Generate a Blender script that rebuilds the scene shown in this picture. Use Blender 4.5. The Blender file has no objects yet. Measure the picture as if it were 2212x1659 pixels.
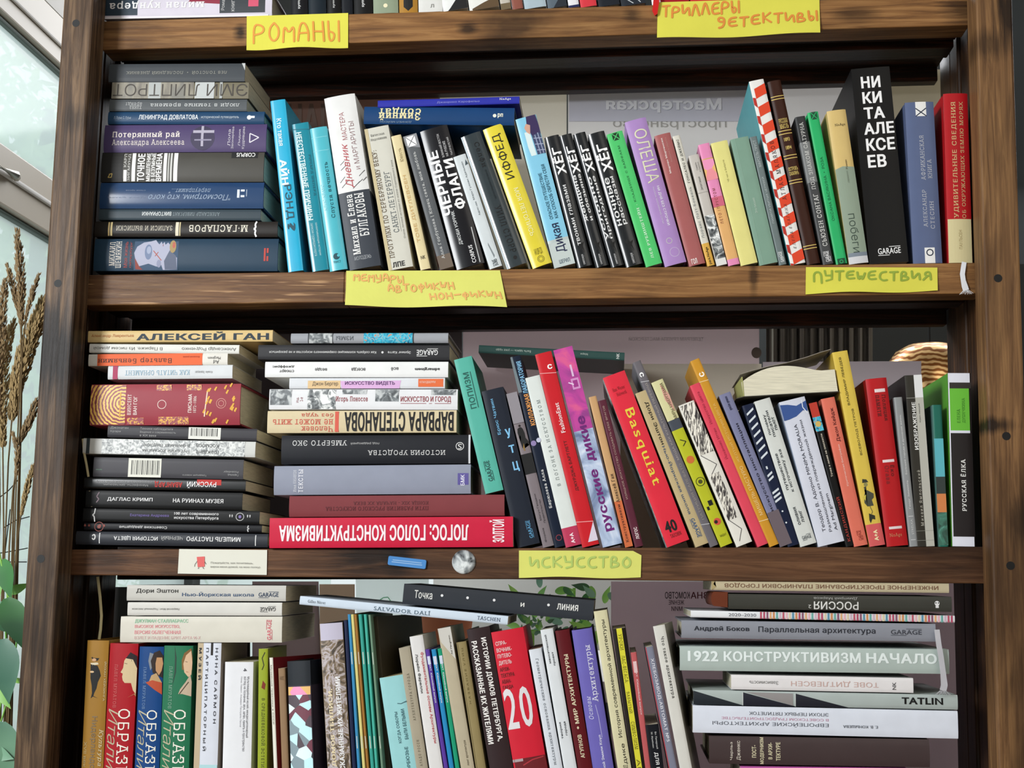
import bpy, bmesh, math, random
from mathutils import Vector, Matrix
R = random.Random(7)
scn = bpy.context.scene
COL = scn.collection

# ------------------------------------------------------------------ camera
F = 3024.0; CX, CY = 1106.0, 829.5; D = 1.72; ZE = 1.50
VX, VY = 1330.0, 1250.0                       # where the lines that run into the shelf meet
def _n(v): return Vector(v).normalized()
_b = -F*F/((VY-CY)-(VX-CX)*0.0165)
dY = _n((VX-CX, VY-CY, F)); dZ = _n((-_b*0.0165, _b, F)); dX = dY.cross(dZ)
def cam2w(v): v = Vector(v); return Vector((dX.dot(v), dY.dot(v), dZ.dot(v)))
CAM = Vector((0, -D, ZE))
cam = bpy.data.objects.new('camera', bpy.data.cameras.new('camera')); COL.objects.link(cam)
r_, u_, b_ = cam2w((1,0,0)), cam2w((0,-1,0)), cam2w((0,0,-1))
cam.matrix_world = Matrix(((r_.x,u_.x,b_.x,CAM.x),(r_.y,u_.y,b_.y,CAM.y),(r_.z,u_.z,b_.z,CAM.z),(0,0,0,1)))
cam.data.sensor_width = 36; cam.data.lens = F/2212*36; cam.data.clip_start = .05
scn.camera = cam
scn.view_settings.view_transform = 'Standard'; scn.view_settings.look = 'None'
scn.view_settings.gamma = 1; scn.view_settings.use_curve_mapping = False
scn.view_settings.exposure = -0.35

# ------------------------------------------------------------------ sky and lights
wd = bpy.data.worlds.new('sky'); scn.world = wd; wd.use_nodes = True
bg = wd.node_tree.nodes['Background']; bg.inputs[0].default_value = (.84, .93, .94, 1); bg.inputs[1].default_value = 1.2
def area(name, loc, target, size, e, col):
    l = bpy.data.lights.new(name, 'AREA'); l.shape = 'RECTANGLE'; l.size, l.size_y = size; l.energy = e; l.color = col
    o = bpy.data.objects.new(name, l); COL.objects.link(o); o.location = loc
    o.rotation_euler = (Vector(target)-Vector(loc)).to_track_quat('-Z', 'Y').to_euler(); return o
area('daylight_window', (-1.85, -2.3, 2.3), (0, 0, 1.65), (.55, .8), 98, (.96, .98, 1))
area('back_room_window', (.2, 1.25, 2.75), (0.1, .2, 1.75), (2.4, .7), 42, (.95, .97, 1))  # lamp added above the view to brighten the posters from behind
area('room_lamp', (1.1, -2.3, 2.75), (0.1, 0, 1.6), (1.5, 1.5), 19, (1, .94, .85))  # unseen warm fill light, added on the camera side

def W(px, py, Y=0.0):
    d = cam2w((px-CX, py-CY, F)); return CAM + d*((Y+D)/d.y)
def WX(px, py, X):
    d = cam2w((px-CX, py-CY, F)); return CAM + d*(X/d.x)
def lin(h):
    c = [int(h[i:i+2], 16)/255 for i in (0, 2, 4)]
    return [x/12.92 if x <= .04045 else ((x+.055)/1.055)**2.4 for x in c]

# ------------------------------------------------------------------ materials
MATS = {}
def newmat(key):
    m = bpy.data.materials.new(key); m.use_nodes = True; MATS[key] = m
    nt = m.node_tree; return m, nt, nt.nodes['Principled BSDF']
def N(nt, t, **k):
    n = nt.nodes.new(t)
    for a, b in k.items():
        if a.startswith('i_'): n.inputs[a[2:].replace('_', ' ')].default_value = b
        else: setattr(n, a, b)
    return n
def ramp(nt, fac, stops, const=False):
    r = nt.nodes.new('ShaderNodeValToRGB'); r.color_ramp.interpolation = 'CONSTANT' if const else 'LINEAR'
    e = r.color_ramp.elements
    while len(e) > 1: e.remove(e[-1])
    e[0].position = stops[0][0]; e[0].color = (*lin(stops[0][1]), 1)
    for p, c in stops[1:]:
        q = e.new(p); q.color = (*lin(c), 1)
    nt.links.new(fac, r.inputs[0]); return r.outputs[0]
def deep(h):
    c = [max(.0035, x-.014) for x in lin(h)]; g = sum(c)/3
    return [max(.003, g+(x-g)*.96) for x in c]
def mat(h, rough=.45, wear=.10, metal=0):
    key = 'cover_%s_%d' % (h, rough*100)
    if key in MATS: return MATS[key]
    m, nt, b = newmat(key); c = deep(h)
    b.inputs['Roughness'].default_value = rough; b.inputs['Metallic'].default_value = metal; b.inputs['Specular IOR Level'].default_value = .18 if rough > .35 else .4
    tc = N(nt, 'ShaderNodeTexCoord'); no = N(nt, 'ShaderNodeTexNoise', i_Scale=38, i_Detail=5)
    nt.links.new(tc.outputs['Object'], no.inputs['Vector'])
    mx = N(nt, 'ShaderNodeMix', data_type='RGBA')
    mx.inputs[6].default_value = (*[x*(1-wear) for x in c], 1); mx.inputs[7].default_value = (*[min(1, x*(1+wear*.8)) for x in c], 1)
    nt.links.new(no.outputs[0], mx.inputs[0]); nt.links.new(mx.outputs[2], b.inputs['Base Color'])
    return m
def ink(h):
    key = 'ink_'+h
    if key in MATS: return MATS[key]
    m, nt, b = newmat(key); b.inputs['Base Color'].default_value = (*deep(h), 1); b.inputs['Roughness'].default_value = .55; b.inputs['Specular IOR Level'].default_value = .3
    return m
def pages_mat(h='d8cfb4'):
    key = 'pages_'+h
    if key in MATS: return MATS[key]
    m, nt, b = newmat(key); b.inputs['Roughness'].default_value = .9
    uv = N(nt, 'ShaderNodeUVMap'); mp = N(nt, 'ShaderNodeMapping'); mp.inputs['Scale'].default_value = (1, .04, 1)
    no = N(nt, 'ShaderNodeTexNoise', i_Scale=900, i_Detail=3)
    nt.links.new(uv.outputs[0], mp.inputs[0]); nt.links.new(mp.outputs[0], no.inputs['Vector'])
    c = lin(h); mx = N(nt, 'ShaderNodeMix', data_type='RGBA')
    mx.inputs[6].default_value = (*[x*.55 for x in c], 1); mx.inputs[7].default_value = (*[min(1, x*1.15) for x in c], 1)
    nt.links.new(no.outputs[0], mx.inputs[0]); nt.links.new(mx.outputs[2], b.inputs['Base Color']); return m
def pat(name):
    """printed pictures and patterns on covers"""
    key = 'print_'+name
    if key in MATS: return MATS[key]
    m, nt, b = newmat(key); b.inputs['Roughness'].default_value = .45
    tc = N(nt, 'ShaderNodeTexCoord').outputs['Object']
    def noise(s, d=4, dist=0, sc=(1,1,1)):
        mp = N(nt, 'ShaderNodeMapping'); mp.inputs['Scale'].default_value = sc; nt.links.new(tc, mp.inputs[0])
        n = N(nt, 'ShaderNodeTexNoise', i_Scale=s, i_Detail=d, i_Distortion=dist); nt.links.new(mp.outputs[0], n.inputs['Vector']); return n.outputs[0]
    def voro(s, col=True):
        v = N(nt, 'ShaderNodeTexVoronoi', i_Scale=s); nt.links.new(tc, v.inputs['Vector'])
        sep = N(nt, 'ShaderNodeSeparateColor'); nt.links.new(v.outputs['Color'], sep.inputs[0]); return sep.outputs[0]
    if name == 'camo': c = ramp(nt, voro(75), [(0,'bfe9ee'),(.34,'4b3d46'),(.55,'7d8f96'),(.68,'6a3040'),(.8,'30343a'),(.9,'d9f2f4')], True)
    elif name == 'swirl':
        w = N(nt, 'ShaderNodeTexWave', wave_type='RINGS', rings_direction='Y', i_Scale=72, i_Distortion=2.5, i_Detail=2); w.inputs['Detail Scale'].default_value = 3
        mp = N(nt, 'ShaderNodeMapping'); mp.inputs['Location'].default_value = (-.042, .0, .024); nt.links.new(tc, mp.inputs[0]); nt.links.new(mp.outputs[0], w.inputs['Vector'])
        c = ramp(nt, w.outputs[0], [(0,'7d2a35'),(.42,'8f3640'),(.5,'d8a23c'),(.9,'e9b95a')])
    elif name == 'grey_photo': c = ramp(nt, noise(120, 6, 1), [(.3,'24282b'),(.5,'6d7376'),(.62,'b9bdbd')])
    elif name == 'photo': c = ramp(nt, noise(90, 6, 1.5), [(.35,'20262a'),(.48,'757a7b'),(.6,'e6e8e6')])
    elif name == 'marble': c = ramp(nt, noise(150, 8, 2), [(.35,'6f7374'),(.5,'b0b3b2'),(.6,'d3d5d2')])
    elif name == 'etching': c = ramp(nt, noise(300, 5, 2, (1,1,.18)), [(.44,'2a2426'),(.5,'8d8880'),(.54,'e4dfd2')])
    elif name == 'decor': c = ramp(nt, noise(45, 7, 3), [(.36,'3b3127'),(.46,'7d6b55'),(.55,'b8b0b4'),(.62,'6f5a3c')])
    elif name == 'turquoise_print': c = ramp(nt, noise(110, 4, 3), [(.3,'1d3c58'),(.42,'2391b5'),(.56,'3fc0d6'),(.64,'cf7448')])
    elif name == 'clouds': c = ramp(nt, noise(22, 5, 1), [(.35,'5d6f93'),(.5,'a9b9d3'),(.62,'dfe5ee')])
    elif name == 'magenta': c = ramp(nt, noise(26, 5, 2), [(.35,'8a2a7d'),(.5,'b63390'),(.65,'cf4d86')])
    elif name == 'pink_spots': c = ramp(nt, voro(60), [(0,'e58fb6'),(.45,'dfb069'),(.8,'e38a93')], True)
    elif name == 'forest': c = ramp(nt, noise(60, 5, 1), [(.4,'23453a'),(.55,'3d7a66'),(.65,'7cb7b4')])
    elif name == 'moon': c = ramp(nt, noise(62, 7, .6), [(.38,'2c2f32'),(.48,'8a9092'),(.6,'d9dede')])
    elif name == 'gold_floral': c = ramp(nt, noise(160, 3, 3), [(.45,'8f3640'),(.52,'d8a23c')], True)
    elif name == 'drip': c = ramp(nt, noise(130, 5, 2, (1,1,.3)), [(.42,'2f6e78'),(.5,'b7bdb6'),(.6,'eceae2')])
    elif name == 'tile': c = ramp(nt, noise(60, 4, 0, (1,1,.3)), [(.35,'5d564b'),(.5,'86806f'),(.62,'6d6a60')])
    nt.links.new(c, b.inputs['Base Color']); return m
def wood(key, c1, c2, c3, axis=0, rough=.5, dark='1a100b', char=.5, scratch=None, blots=()):
    """stained softwood: grain along one axis, charred blotches, knots"""
    m, nt, b = newmat(key); b.inputs['Roughness'].default_value = rough; b.inputs['Specular IOR Level'].default_value = .16
    ge = N(nt, 'ShaderNodeNewGeometry').outputs['Position']
    s = [34, 34, 34]; s[axis] = 1.6
    mp = N(nt, 'ShaderNodeMapping'); mp.inputs['Scale'].default_value = s; nt.links.new(ge, mp.inputs[0])
    n1 = N(nt, 'ShaderNodeTexNoise', i_Scale=4.5, i_Detail=8, i_Roughness=.62, i_Distortion=.9); nt.links.new(mp.outputs[0], n1.inputs['Vector'])
    base = ramp(nt, n1.outputs[0], [(.28, c1), (.48, c2), (.68, c3)])
    s2 = [5.5, 5.5, 5.5]; s2[axis] = 2.0
    mp2 = N(nt, 'ShaderNodeMapping'); mp2.inputs['Scale'].default_value = s2; nt.links.new(ge, mp2.inputs[0])
    n2 = N(nt, 'ShaderNodeTexNoise', i_Scale=1.9, i_Detail=5, i_Distortion=.5); nt.links.new(mp2.outputs[0], n2.inputs['Vector'])
    fac = N(nt, 'ShaderNodeMapRange'); fac.inputs[1].default_value = .47; fac.inputs[2].default_value = .66; fac.inputs[4].default_value = char
    nt.links.new(n2.outputs[0], fac.inputs[0])
    mx = N(nt, 'ShaderNodeMix', data_type='RGBA'); mx.inputs[7].default_value = (*lin(dark), 1)
    nt.links.new(fac.outputs[0], mx.inputs[0]); nt.links.new(base, mx.inputs[6])
    # knots
    s3 = [30, 30, 30]; s3[axis] = 8
    mp3 = N(nt, 'ShaderNodeMapping'); mp3.inputs['Scale'].default_value = [q*.28 for q in s3]; nt.links.new(ge, mp3.inputs[0])
    vo = N(nt, 'ShaderNodeTexVoronoi', i_Scale=1.0); nt.links.new(mp3.outputs[0], vo.inputs['Vector'])
    kf = N(nt, 'ShaderNodeMapRange'); kf.inputs[1].default_value = .05; kf.inputs[2].default_value = .16; kf.inputs[3].default_value = .75; kf.inputs[4].default_value = 0
    nt.links.new(vo.outputs['Distance'], kf.inputs[0])
    mk = N(nt, 'ShaderNodeMix', data_type='RGBA'); mk.inputs[7].default_value = (*lin('22140c'), 1)
    nt.links.new(kf.outputs[0], mk.inputs[0]); nt.links.new(mx.outputs[2], mk.inputs[6])
    out = mk.outputs[2]
    for (bx_, by_, yy_), (rx, rz), amt in blots:      # burnt patches and knots of this very plank
        c_ = W(bx_, by_, yy_); sb = N(nt, 'ShaderNodeVectorMath', operation='SUBTRACT'); sb.inputs[1].default_value = c_; nt.links.new(ge, sb.inputs[0])
        ml = N(nt, 'ShaderNodeVectorMath', operation='MULTIPLY'); ml.inputs[1].default_value = (1/rx, 8, 1/rz); nt.links.new(sb.outputs[0], ml.inputs[0])
        ln = N(nt, 'ShaderNodeVectorMath', operation='LENGTH'); nt.links.new(ml.outputs[0], ln.inputs[0])
        ad = N(nt, 'ShaderNodeMath', operation='MULTIPLY_ADD'); ad.inputs[1].default_value = 1.5; nt.links.new(n1.outputs[0], ad.inputs[0]); nt.links.new(ln.outputs['Value'], ad.inputs[2])
        bf = N(nt, 'ShaderNodeMapRange'); bf.inputs[1].default_value = 1.15; bf.inputs[2].default_value = 2.0; bf.inputs[3].default_value = amt; bf.inputs[4].default_value = 0; nt.links.new(ad.outputs[0], bf.inputs[0])
        mb = N(nt, 'ShaderNodeMix', data_type='RGBA'); mb.inputs[7].default_value = (*lin('140d09'), 1); nt.links.new(bf.outputs[0], mb.inputs[0]); nt.links.new(out, mb.inputs[6]); out = mb.outputs[2]
    if scratch:
        s4 = [260, 260, 260]; s4[axis] = 9
        mp4 = N(nt, 'ShaderNodeMapping'); mp4.inputs['Scale'].default_value = s4; nt.links.new(ge, mp4.inputs[0])
        n4 = N(nt, 'ShaderNodeTexNoise', i_Scale=1, i_Detail=3); nt.links.new(mp4.outputs[0], n4.inputs['Vector'])
        f4 = N(nt, 'ShaderNodeMapRange'); f4.inputs[1].default_value = .60; f4.inputs[2].default_value = .66; f4.inputs[4].default_value = .7
        nt.links.new(n4.outputs[0], f4.inputs[0])
        mz = N(nt, 'ShaderNodeMix', data_type='RGBA'); mz.inputs[7].default_value = (*lin(scratch), 1)
        nt.links.new(f4.outputs[0], mz.inputs[0]); nt.links.new(out, mz.inputs[6]); out = mz.outputs[2]
    nt.links.new(out, b.inputs['Base Color'])
    bp = N(nt, 'ShaderNodeBump'); bp.inputs['Strength'].default_value = .35; bp.inputs['Distance'].default_value = .002
    nt.links.new(n1.outputs[0], bp.inputs['Height']); nt.links.new(bp.outputs[0], b.inputs['Normal'])
    return m
WOOD_X = wood('stained_board_wood', '5a3c23', '805a35', '9c7448', 0, .5, char=.75, blots=(((520,70,0),(.010,.012),.9),((1010,62,0),(.014,.008),.8),((1628,600,0),(.006,.022),.7),((1365,32,0),(.012,.010),.6),((2085,20,0),(.03,.02),.7),((1850,30,0),(.03,.01),.6)))
WOOD_S = wood('scratched_board_wood', '4a3222', '6c4c33', '80603f', 0, .42, scratch='b8926a')
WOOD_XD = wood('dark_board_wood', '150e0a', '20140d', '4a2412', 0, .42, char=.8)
WOOD_X3 = wood('reddish_board_wood', '3e281a', '573a26', '704f36', 0, .5, char=.7, blots=(((800,1200,0),(.05,.022),.85),((860,1196,0),(.02,.03),.9),((1460,1200,0),(.02,.02),.6),((230,1200,0),(.03,.02),.6)))
WOOD_ZL = wood('grey_brown_post_wood', '2e2219', '4c3a2b', '755d45', 2, .42, char=.9, blots=(((120,765,-.045),(.045,.055),.97),((105,690,-.045),(.02,.03),.8),((165,255,-.045),(.02,.02),.5),((85,1390,-.045),(.02,.04),.5),((62,1560,-.045),(.012,.03),.5)))
WOOD_ZR = wood('brown_post_wood', '4b331f', '6c4e32', '8a6742', 2, .5, char=.6, blots=(((2182,30,-.045),(.02,.04),.9),((2135,95,-.045),(.03,.02),.6),((2140,918,-.045),(.03,.010),.9),((2200,1130,-.045),(.012,.03),.6)))
WOOD_ZD = wood('dark_post_wood', '231710', '3a2617', '553820', 2, .45, char=.9)

# ------------------------------------------------------------------ object helpers
def link(name, me, parent=None, mats=()):
    o = bpy.data.objects.new(name, me); COL.objects.link(o)
    for m in mats: me.materials.append(m)
    if parent: o.parent = parent
    return o
def thing(name, label, cat, loc=(0,0,0), group=None):
    o = bpy.data.objects.new(name, None); COL.objects.link(o); o.location = loc; o.empty_display_size = .02
    o['label'] = label; o['category'] = cat
    if group: o['group'] = group
    return o
def tag(o, label, cat, group=None):
    o['label'] = label; o['category'] = cat
    if group: o['group'] = group
    return o
def mesh(name, vs, fs, idx=None, smooth=False, recalc=True):
    me = bpy.data.meshes.new(name); me.from_pydata([tuple(v) for v in vs], [], fs)
    if idx: me.polygons.foreach_set('material_index', idx)
    if recalc:
        bm = bmesh.new(); bm.from_mesh(me); bmesh.ops.recalc_face_normals(bm, faces=bm.faces); bm.to_mesh(me); bm.free()
    if smooth:
        me.polygons.foreach_set('use_smooth', [True]*len(me.polygons)); me.set_sharp_from_angle(angle=math.radians(35))
    return me
BOXF = [(0,1,2,3),(7,6,5,4),(0,4,5,1),(1,5,6,2),(2,6,7,3),(3,7,4,0)]
def hexa(front, dv):
    f = [Vector(p) for p in front]; return f+[p+Vector(dv) for p in f], BOXF
def plank(name, front, depth, m, parent, bev=.0015, kind=None):
    vs, fs = hexa(front, (0, depth, 0)); o0 = parent.location if parent else Vector((0,0,0))
    me = mesh(name, [v-o0 for v in vs], fs); o = link(name, me, parent, [m])
    if bev:
        b = o.modifiers.new('bevel', 'BEVEL'); b.width = bev; b.segments = 2
    if kind: o['kind'] = kind
    return o
def boxo(name, lo, hi, m, parent=None, bev=0, kind=None):
    x0,y0,z0 = lo; x1,y1,z1 = hi
    return plank(name, [(x0,y0,z1),(x1,y0,z1),(x1,y0,z0),(x0,y0,z0)], y1-y0, m, parent, bev, kind)
def tube(pts, rad, seg=6, flat=1.0):
    """swept tube; rad number or per-point list"""
    pts = [Vector(p) for p in pts]; vs = []; fs = []
    for i, p in enumerate(pts):
        t = (pts[min(i+1, len(pts)-1)]-pts[max(i-1, 0)]).normalized()
        a = t.cross(Vector((0,1,0)));
        if a.length < .05: a = t.cross(Vector((1,0,0)))
        a.normalize(); b = t.cross(a); r = rad[i] if isinstance(rad, (list, tuple)) else rad
        for k in range(seg):
            q = 2*math.pi*k/seg; vs.append(p+a*math.cos(q)*r+b*math.sin(q)*r*flat)
    for i in range(len(pts)-1):
        for k in range(seg):
            k2 = (k+1) % seg; fs.append((i*seg+k, i*seg+k2, (i+1)*seg+k2, (i+1)*seg+k))
    fs.append(tuple(range(seg))); fs.append(tuple((len(pts)-1)*seg+k for k in range(seg)))
    return vs, fs

# ------------------------------------------------------------------ books
BOARD_Z = {}
DBG = []
TEXTQ = []      # lettering waits here until one evaluation
def tmap(rot, h0, h1, v0, v1, s, t):
    dh, dv = h1-h0, v1-v0
    if rot == 0: return h0+s*dh, v1-t*dv
    if rot == 180: return h1-s*dh, v0+t*dv
    if rot == 90: return h1-t*dh, v1-s*dv
    return h0+t*dh, v0+s*dv
def clusters(boxes):
    """group pieces of print that lie close together (boxes: lo, hi)"""
    n = len(boxes); par = list(range(n))
    def f(i):
        while par[i] != i: i = par[i]
        return i
    for i in range(n):
        for j in range(i):
            a, b = boxes[i], boxes[j]
            gap = math.sqrt(sum(max(0, a[0][k]-b[1][k], b[0][k]-a[1][k])**2 for k in range(3)))
            size = max(max(x[1][k]-x[0][k] for k in range(3)) for x in (a, b))
            if gap <= max(.016, .4*size): par[f(i)] = f(j)
    g = {}
    for i in range(n): g.setdefault(f(i), []).append(i)
    return list(g.values())
def build_clusters(name, parts, parent):
    """parts: list of (verts, faces, material)"""
    bx = []
    for vs, fs, m in parts:
        bx.append(([min(v[k] for v in vs) for k in range(3)], [max(v[k] for v in vs) for k in range(3)]))
    for g in clusters(bx):
        V = []; Fc = []; ix = []; cols = []
        for i in g:
            vs, fs, m = parts[i]; o = len(V); V += vs
            if m not in cols: cols.append(m)
            Fc += [tuple(o+q for q in f) for f in fs]; ix += [cols.index(m)]*len(fs)
        link(name, mesh(name, V, Fc, ix, recalc=False), parent, cols)
def B(q, col, label, tx=(), pr=(), hard=0, y=.002, d=None, yaw=0, bands=None, side=None, pg='d8cfb4', row=None, grp=None, rough=.42, name='book', sag=None):
    P = [W(q[0],q[1],y), W(q[2],q[3],y), W(q[4],q[5],y), W(q[6],q[7],y)]      # TL TR BR BL
    wv = ((P[1]-P[0])+(P[2]-P[3]))/2; hv = ((P[3]-P[0])+(P[2]-P[1]))/2; ctr = sum(P, Vector())/4
    for v in (wv, hv): v.y = 0
    lying = wv.length > hv.length
    if lying: A = wv.normalized(); C = Vector((A.z, 0, -A.x)); L = wv.length; T = abs(hv.dot(C))
    else: A = hv.normalized(); C = Vector((-A.z, 0, A.x)); L = hv.length; T = abs(wv.dot(C))
    T = max(T-.0004, .003)
    O = ctr-A*L/2-C*T/2
    if row and not lying:
        bz = lambda p: BOARD_Z[row][0]+BOARD_Z[row][1]*p.x
        low = min((O+A*L).z-bz(O+A*L), (O+A*L+C*T).z-bz(O+A*L+C*T))
        L -= (0-low+.0003)/abs(A.z) if low < .012 else 0
        L = max(L, .05)-(.003 if yaw else 0)
    Yd = Vector((0,1,0))
    if yaw:
        rm = Matrix.Rotation(-math.radians(yaw), 3, 'Z'); Yd = rm @ Yd; C = rm @ C; A = rm @ A if lying else A
        if lying: A = rm @ Vector(A)
    if d is None: d = R.uniform(.122, .15) if not lying else R.uniform(.13, .16)
    sag = (.0016 if hard else .0004) if sag is None else sag
    t = .0021 if hard else .0007
    t = min(t, T*.2)
    loc = O+Vector((0,0,0)) if lying else O+A*L
    root = thing(name, label, 'book', loc, grp)
    DBG.append((root.name, label, O, A, C, L, T, y, d, Yd))
    G = lambda a, c, yy: O+A*a+C*c+Yd*yy-loc
    # cover
    n = 9
    prof = [(0, d)]
    if hard: prof += [(0, sag+.0105), (.0009, sag+.008), (.0009, sag+.0055), (0, sag+.0035)]
    prof += [(T*(k/(n-1)), sag*((2*k/(n-1)-1)**2)+(.0007 if k in (0, n-1) else 0)) for k in range(n)]
    if hard: prof += [(T, sag+.0035), (T-.0009, sag+.0055), (T-.0009, sag+.008), (T, sag+.0105)]
    prof += [(T, d)]
    inner = [(min(max(c, t), T-t), yy if yy == d else max(yy, 0)+t) for c, yy in prof]
    ring = prof+inner[::-1]; m = len(ring); mp_ = len(prof)
    bands = bands or [(1, col)]
    lv = [0]+[x[0]*L for x in bands]; vs = []; fs = []; ix = []; cols = []
    def ci(h):
        mm = pat(h[1:]) if h[0] == '@' else mat(h, rough)
        if mm not in cols: cols.append(mm)
        return cols.index(mm)
    for a in lv: vs += [G(a, c, yy) for c, yy in ring]
    for b in range(len(lv)-1):
        k0 = ci(bands[b][1]); ks = ci(side) if side else k0
        for i in range(m):
            j = (i+1) % m; fs.append((b*m+i, b*m+j, (b+1)*m+j, (b+1)*m+i))
            onspine = i < mp_-1 and prof[i][1] <= sag+.002 and prof[i+1][1] <= sag+.002
            ix.append(k0 if onspine or not side else ks)
    for e in (0, len(lv)-1):
        for i in range(mp_-1):
            fs.append((e*m+i, e*m+i+1, e*m+m-2-i, e*m+m-1-i)); ix.append(ci(side) if side else (ci(bands[0][1]) if e == 0 else ci(bands[-1][1])))
    cover = link('cover', mesh('cover', vs, fs, ix, smooth=True), root, cols)
    # page block
    ov = .0028 if hard else .0003
    c0, c1, y0, y1, a0, a1 = t, T-t, sag+t+.0005, d-ov, ov, L-ov
    vs = [G(a, c, yy) for a in (a0, a1) for c, yy in ((c0,y0),(c1,y0),(c1,y1),(c0,y1))]
    me = mesh('page_block', vs, [(0,1,2,3),(4,5,6,7),(0,1,5,4),(1,2,6,5),(2,3,7,6),(3,0,4,7)])
    uv = me.uv_layers.new(name='UVMap'); inv = lambda v: ((v-(O-loc)).dot(C), (v-(O-loc)).dot(A)+(v-(O-loc)).dot(Yd))
    for lp in me.loops: uv.data[lp.index].uv = inv(me.vertices[lp.vertex_index].co)
    link('page_block', me, root, [pages_mat(pg)])
    # prints
    arc = (lambda c: sag*((2*c/T-1)**2)) if sag > .0005 else (lambda c: 0)
    if pr:
        pieces = []; k = 0; cur = None
        def addpoly(pts, h):
            nonlocal k
            mm = pat(h[1:]) if h[0] == '@' else ink(h)
            bm = bmesh.new(); bm.faces.new([bm.verts.new((p[0]*L, p[1]*T, 0)) for p in pts])
            if sag > .0005:
                for q in range(1, 8):
                    bmesh.ops.bisect_plane(bm, geom=bm.verts[:]+bm.edges[:]+bm.faces[:], plane_co=(0, T*q/8, 0), plane_no=(0,1,0))
            bmesh.ops.triangulate(bm, faces=bm.faces[:]); bm.verts.index_update(); cur[2] = mm; o = len(cur[0])
            for v in bm.verts: cur[0].append(G(v.co.x, v.co.y, arc(v.co.y)-.0001-.00002*min(k, 10)))
            for f in bm.faces: cur[1].append(tuple(o+v.index for v in f.verts))
            bm.free(); k += 1
        def seg(p, q_, w, h):
            ax, ay, bx, by = p[0]*L, p[1]*T, q_[0]*L, q_[1]*T; l = math.hypot(bx-ax, by-ay) or 1
            nx, ny = -(by-ay)/l*w/2, (bx-ax)/l*w/2
            addpoly([((ax+nx)/L,(ay+ny)/T),((bx+nx)/L,(by+ny)/T),((bx-nx)/L,(by-ny)/T),((ax-nx)/L,(ay-ny)/T)], h)
        for it in pr:
            cur = [[], [], None]; pieces.append(cur)
            if it[0] in 'rn': _, p0, p1, q0, q1, h = it; addpoly([(p0,q0),(p1,q0),(p1,q1),(p0,q1)], h)
            elif it[0] == 'p': addpoly(it[1], it[2])
            elif it[0] in 'eo':
                _, ac, cc, ra, rc, h = it; rc = rc if rc else ra*L/T
                if it[0] == 'e': addpoly([(ac+ra*math.cos(x*math.pi/10), cc+rc*math.sin(x*math.pi/10)) for x in range(20)], h)
                else:
                    for x in range(16):
                        f0, f1 = x*math.pi/8, (x+1)*math.pi/8
                        seg((ac+ra*math.cos(f0), cc+rc*math.sin(f0)), (ac+ra*math.cos(f1), cc+rc*math.sin(f1)), .0008, h)
                        k -= 1
            elif it[0] == 'l':
                for p, q_ in zip(it[1], it[1][1:]): seg(p, q_, it[2], it[3]); k -= 1
                k += 1
        build_clusters('printed_design', pieces, cover)
    # lettering
    items = []
    for s in tx:
        txt, rot, p0, p1, q0, q1, h = s[:7]; fl = s[7] if len(s) > 7 else ''
        items.append((txt, rot, (p0,p1,q0,q1), h, fl))
    if items: TEXTQ.append((cover, items, lying, L, T, G, arc))
    return root

from mathutils.geometry import delaunay_2d_cdt
GLY = {}
def load_glyphs(chars):
    """outlines and widths of the characters of the built-in font"""
    jobs = []
    def mk(b):
        c = bpy.data.curves.new('t', 'FONT'); c.body = b; c.size = 1; c.resolution_u = 3; c.fill_mode = 'NONE'
        o = bpy.data.objects.new('t', c); COL.objects.link(o); return o
    hh = mk('HH')
    for ch in chars: jobs.append((ch, mk(ch), mk('H'+ch+'H')))
    dg = bpy.context.evaluated_depsgraph_get(); dg.update()
    def get(o):
        me = bpy.data.meshes.new_from_object(o.evaluated_get(dg)); vs = [(v.co.x, v.co.y) for v in me.vertices]; es = [tuple(e.vertices) for e in me.edges]
        bpy.data.meshes.remove(me); return vs, es
    wd_ = lambda vs: max(v[0] for v in vs)-min(v[0] for v in vs)
    w0 = wd_(get(hh)[0])
    for ch, a, b in jobs:
        vs, es = get(a); adv = wd_(get(b)[0])-w0; loops = []
        nx = {}
        for p, q in es: nx.setdefault(p, []).append(q); nx.setdefault(q, []).append(p)
        seen = set()
        for st in range(len(vs)):
            if st in seen or st not in nx: continue
            lp = [st]; seen.add(st); cur = st+1 if st+1 in nx[st] else nx[st][0]
            while cur not in seen:
                lp.append(cur); seen.add(cur); n_ = [q for q in nx[cur] if q not in seen]
                if not n_: break
                cur = n_[0]
            if len(lp) > 2: loops.append([vs[k] for k in lp])
        GLY[ch] = (loops, adv)
    for o in [hh]+[x for j in jobs for x in j[1:]]:
        c = o.data; bpy.data.objects.remove(o); bpy.data.curves.remove(c)
GC_ = {}
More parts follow.
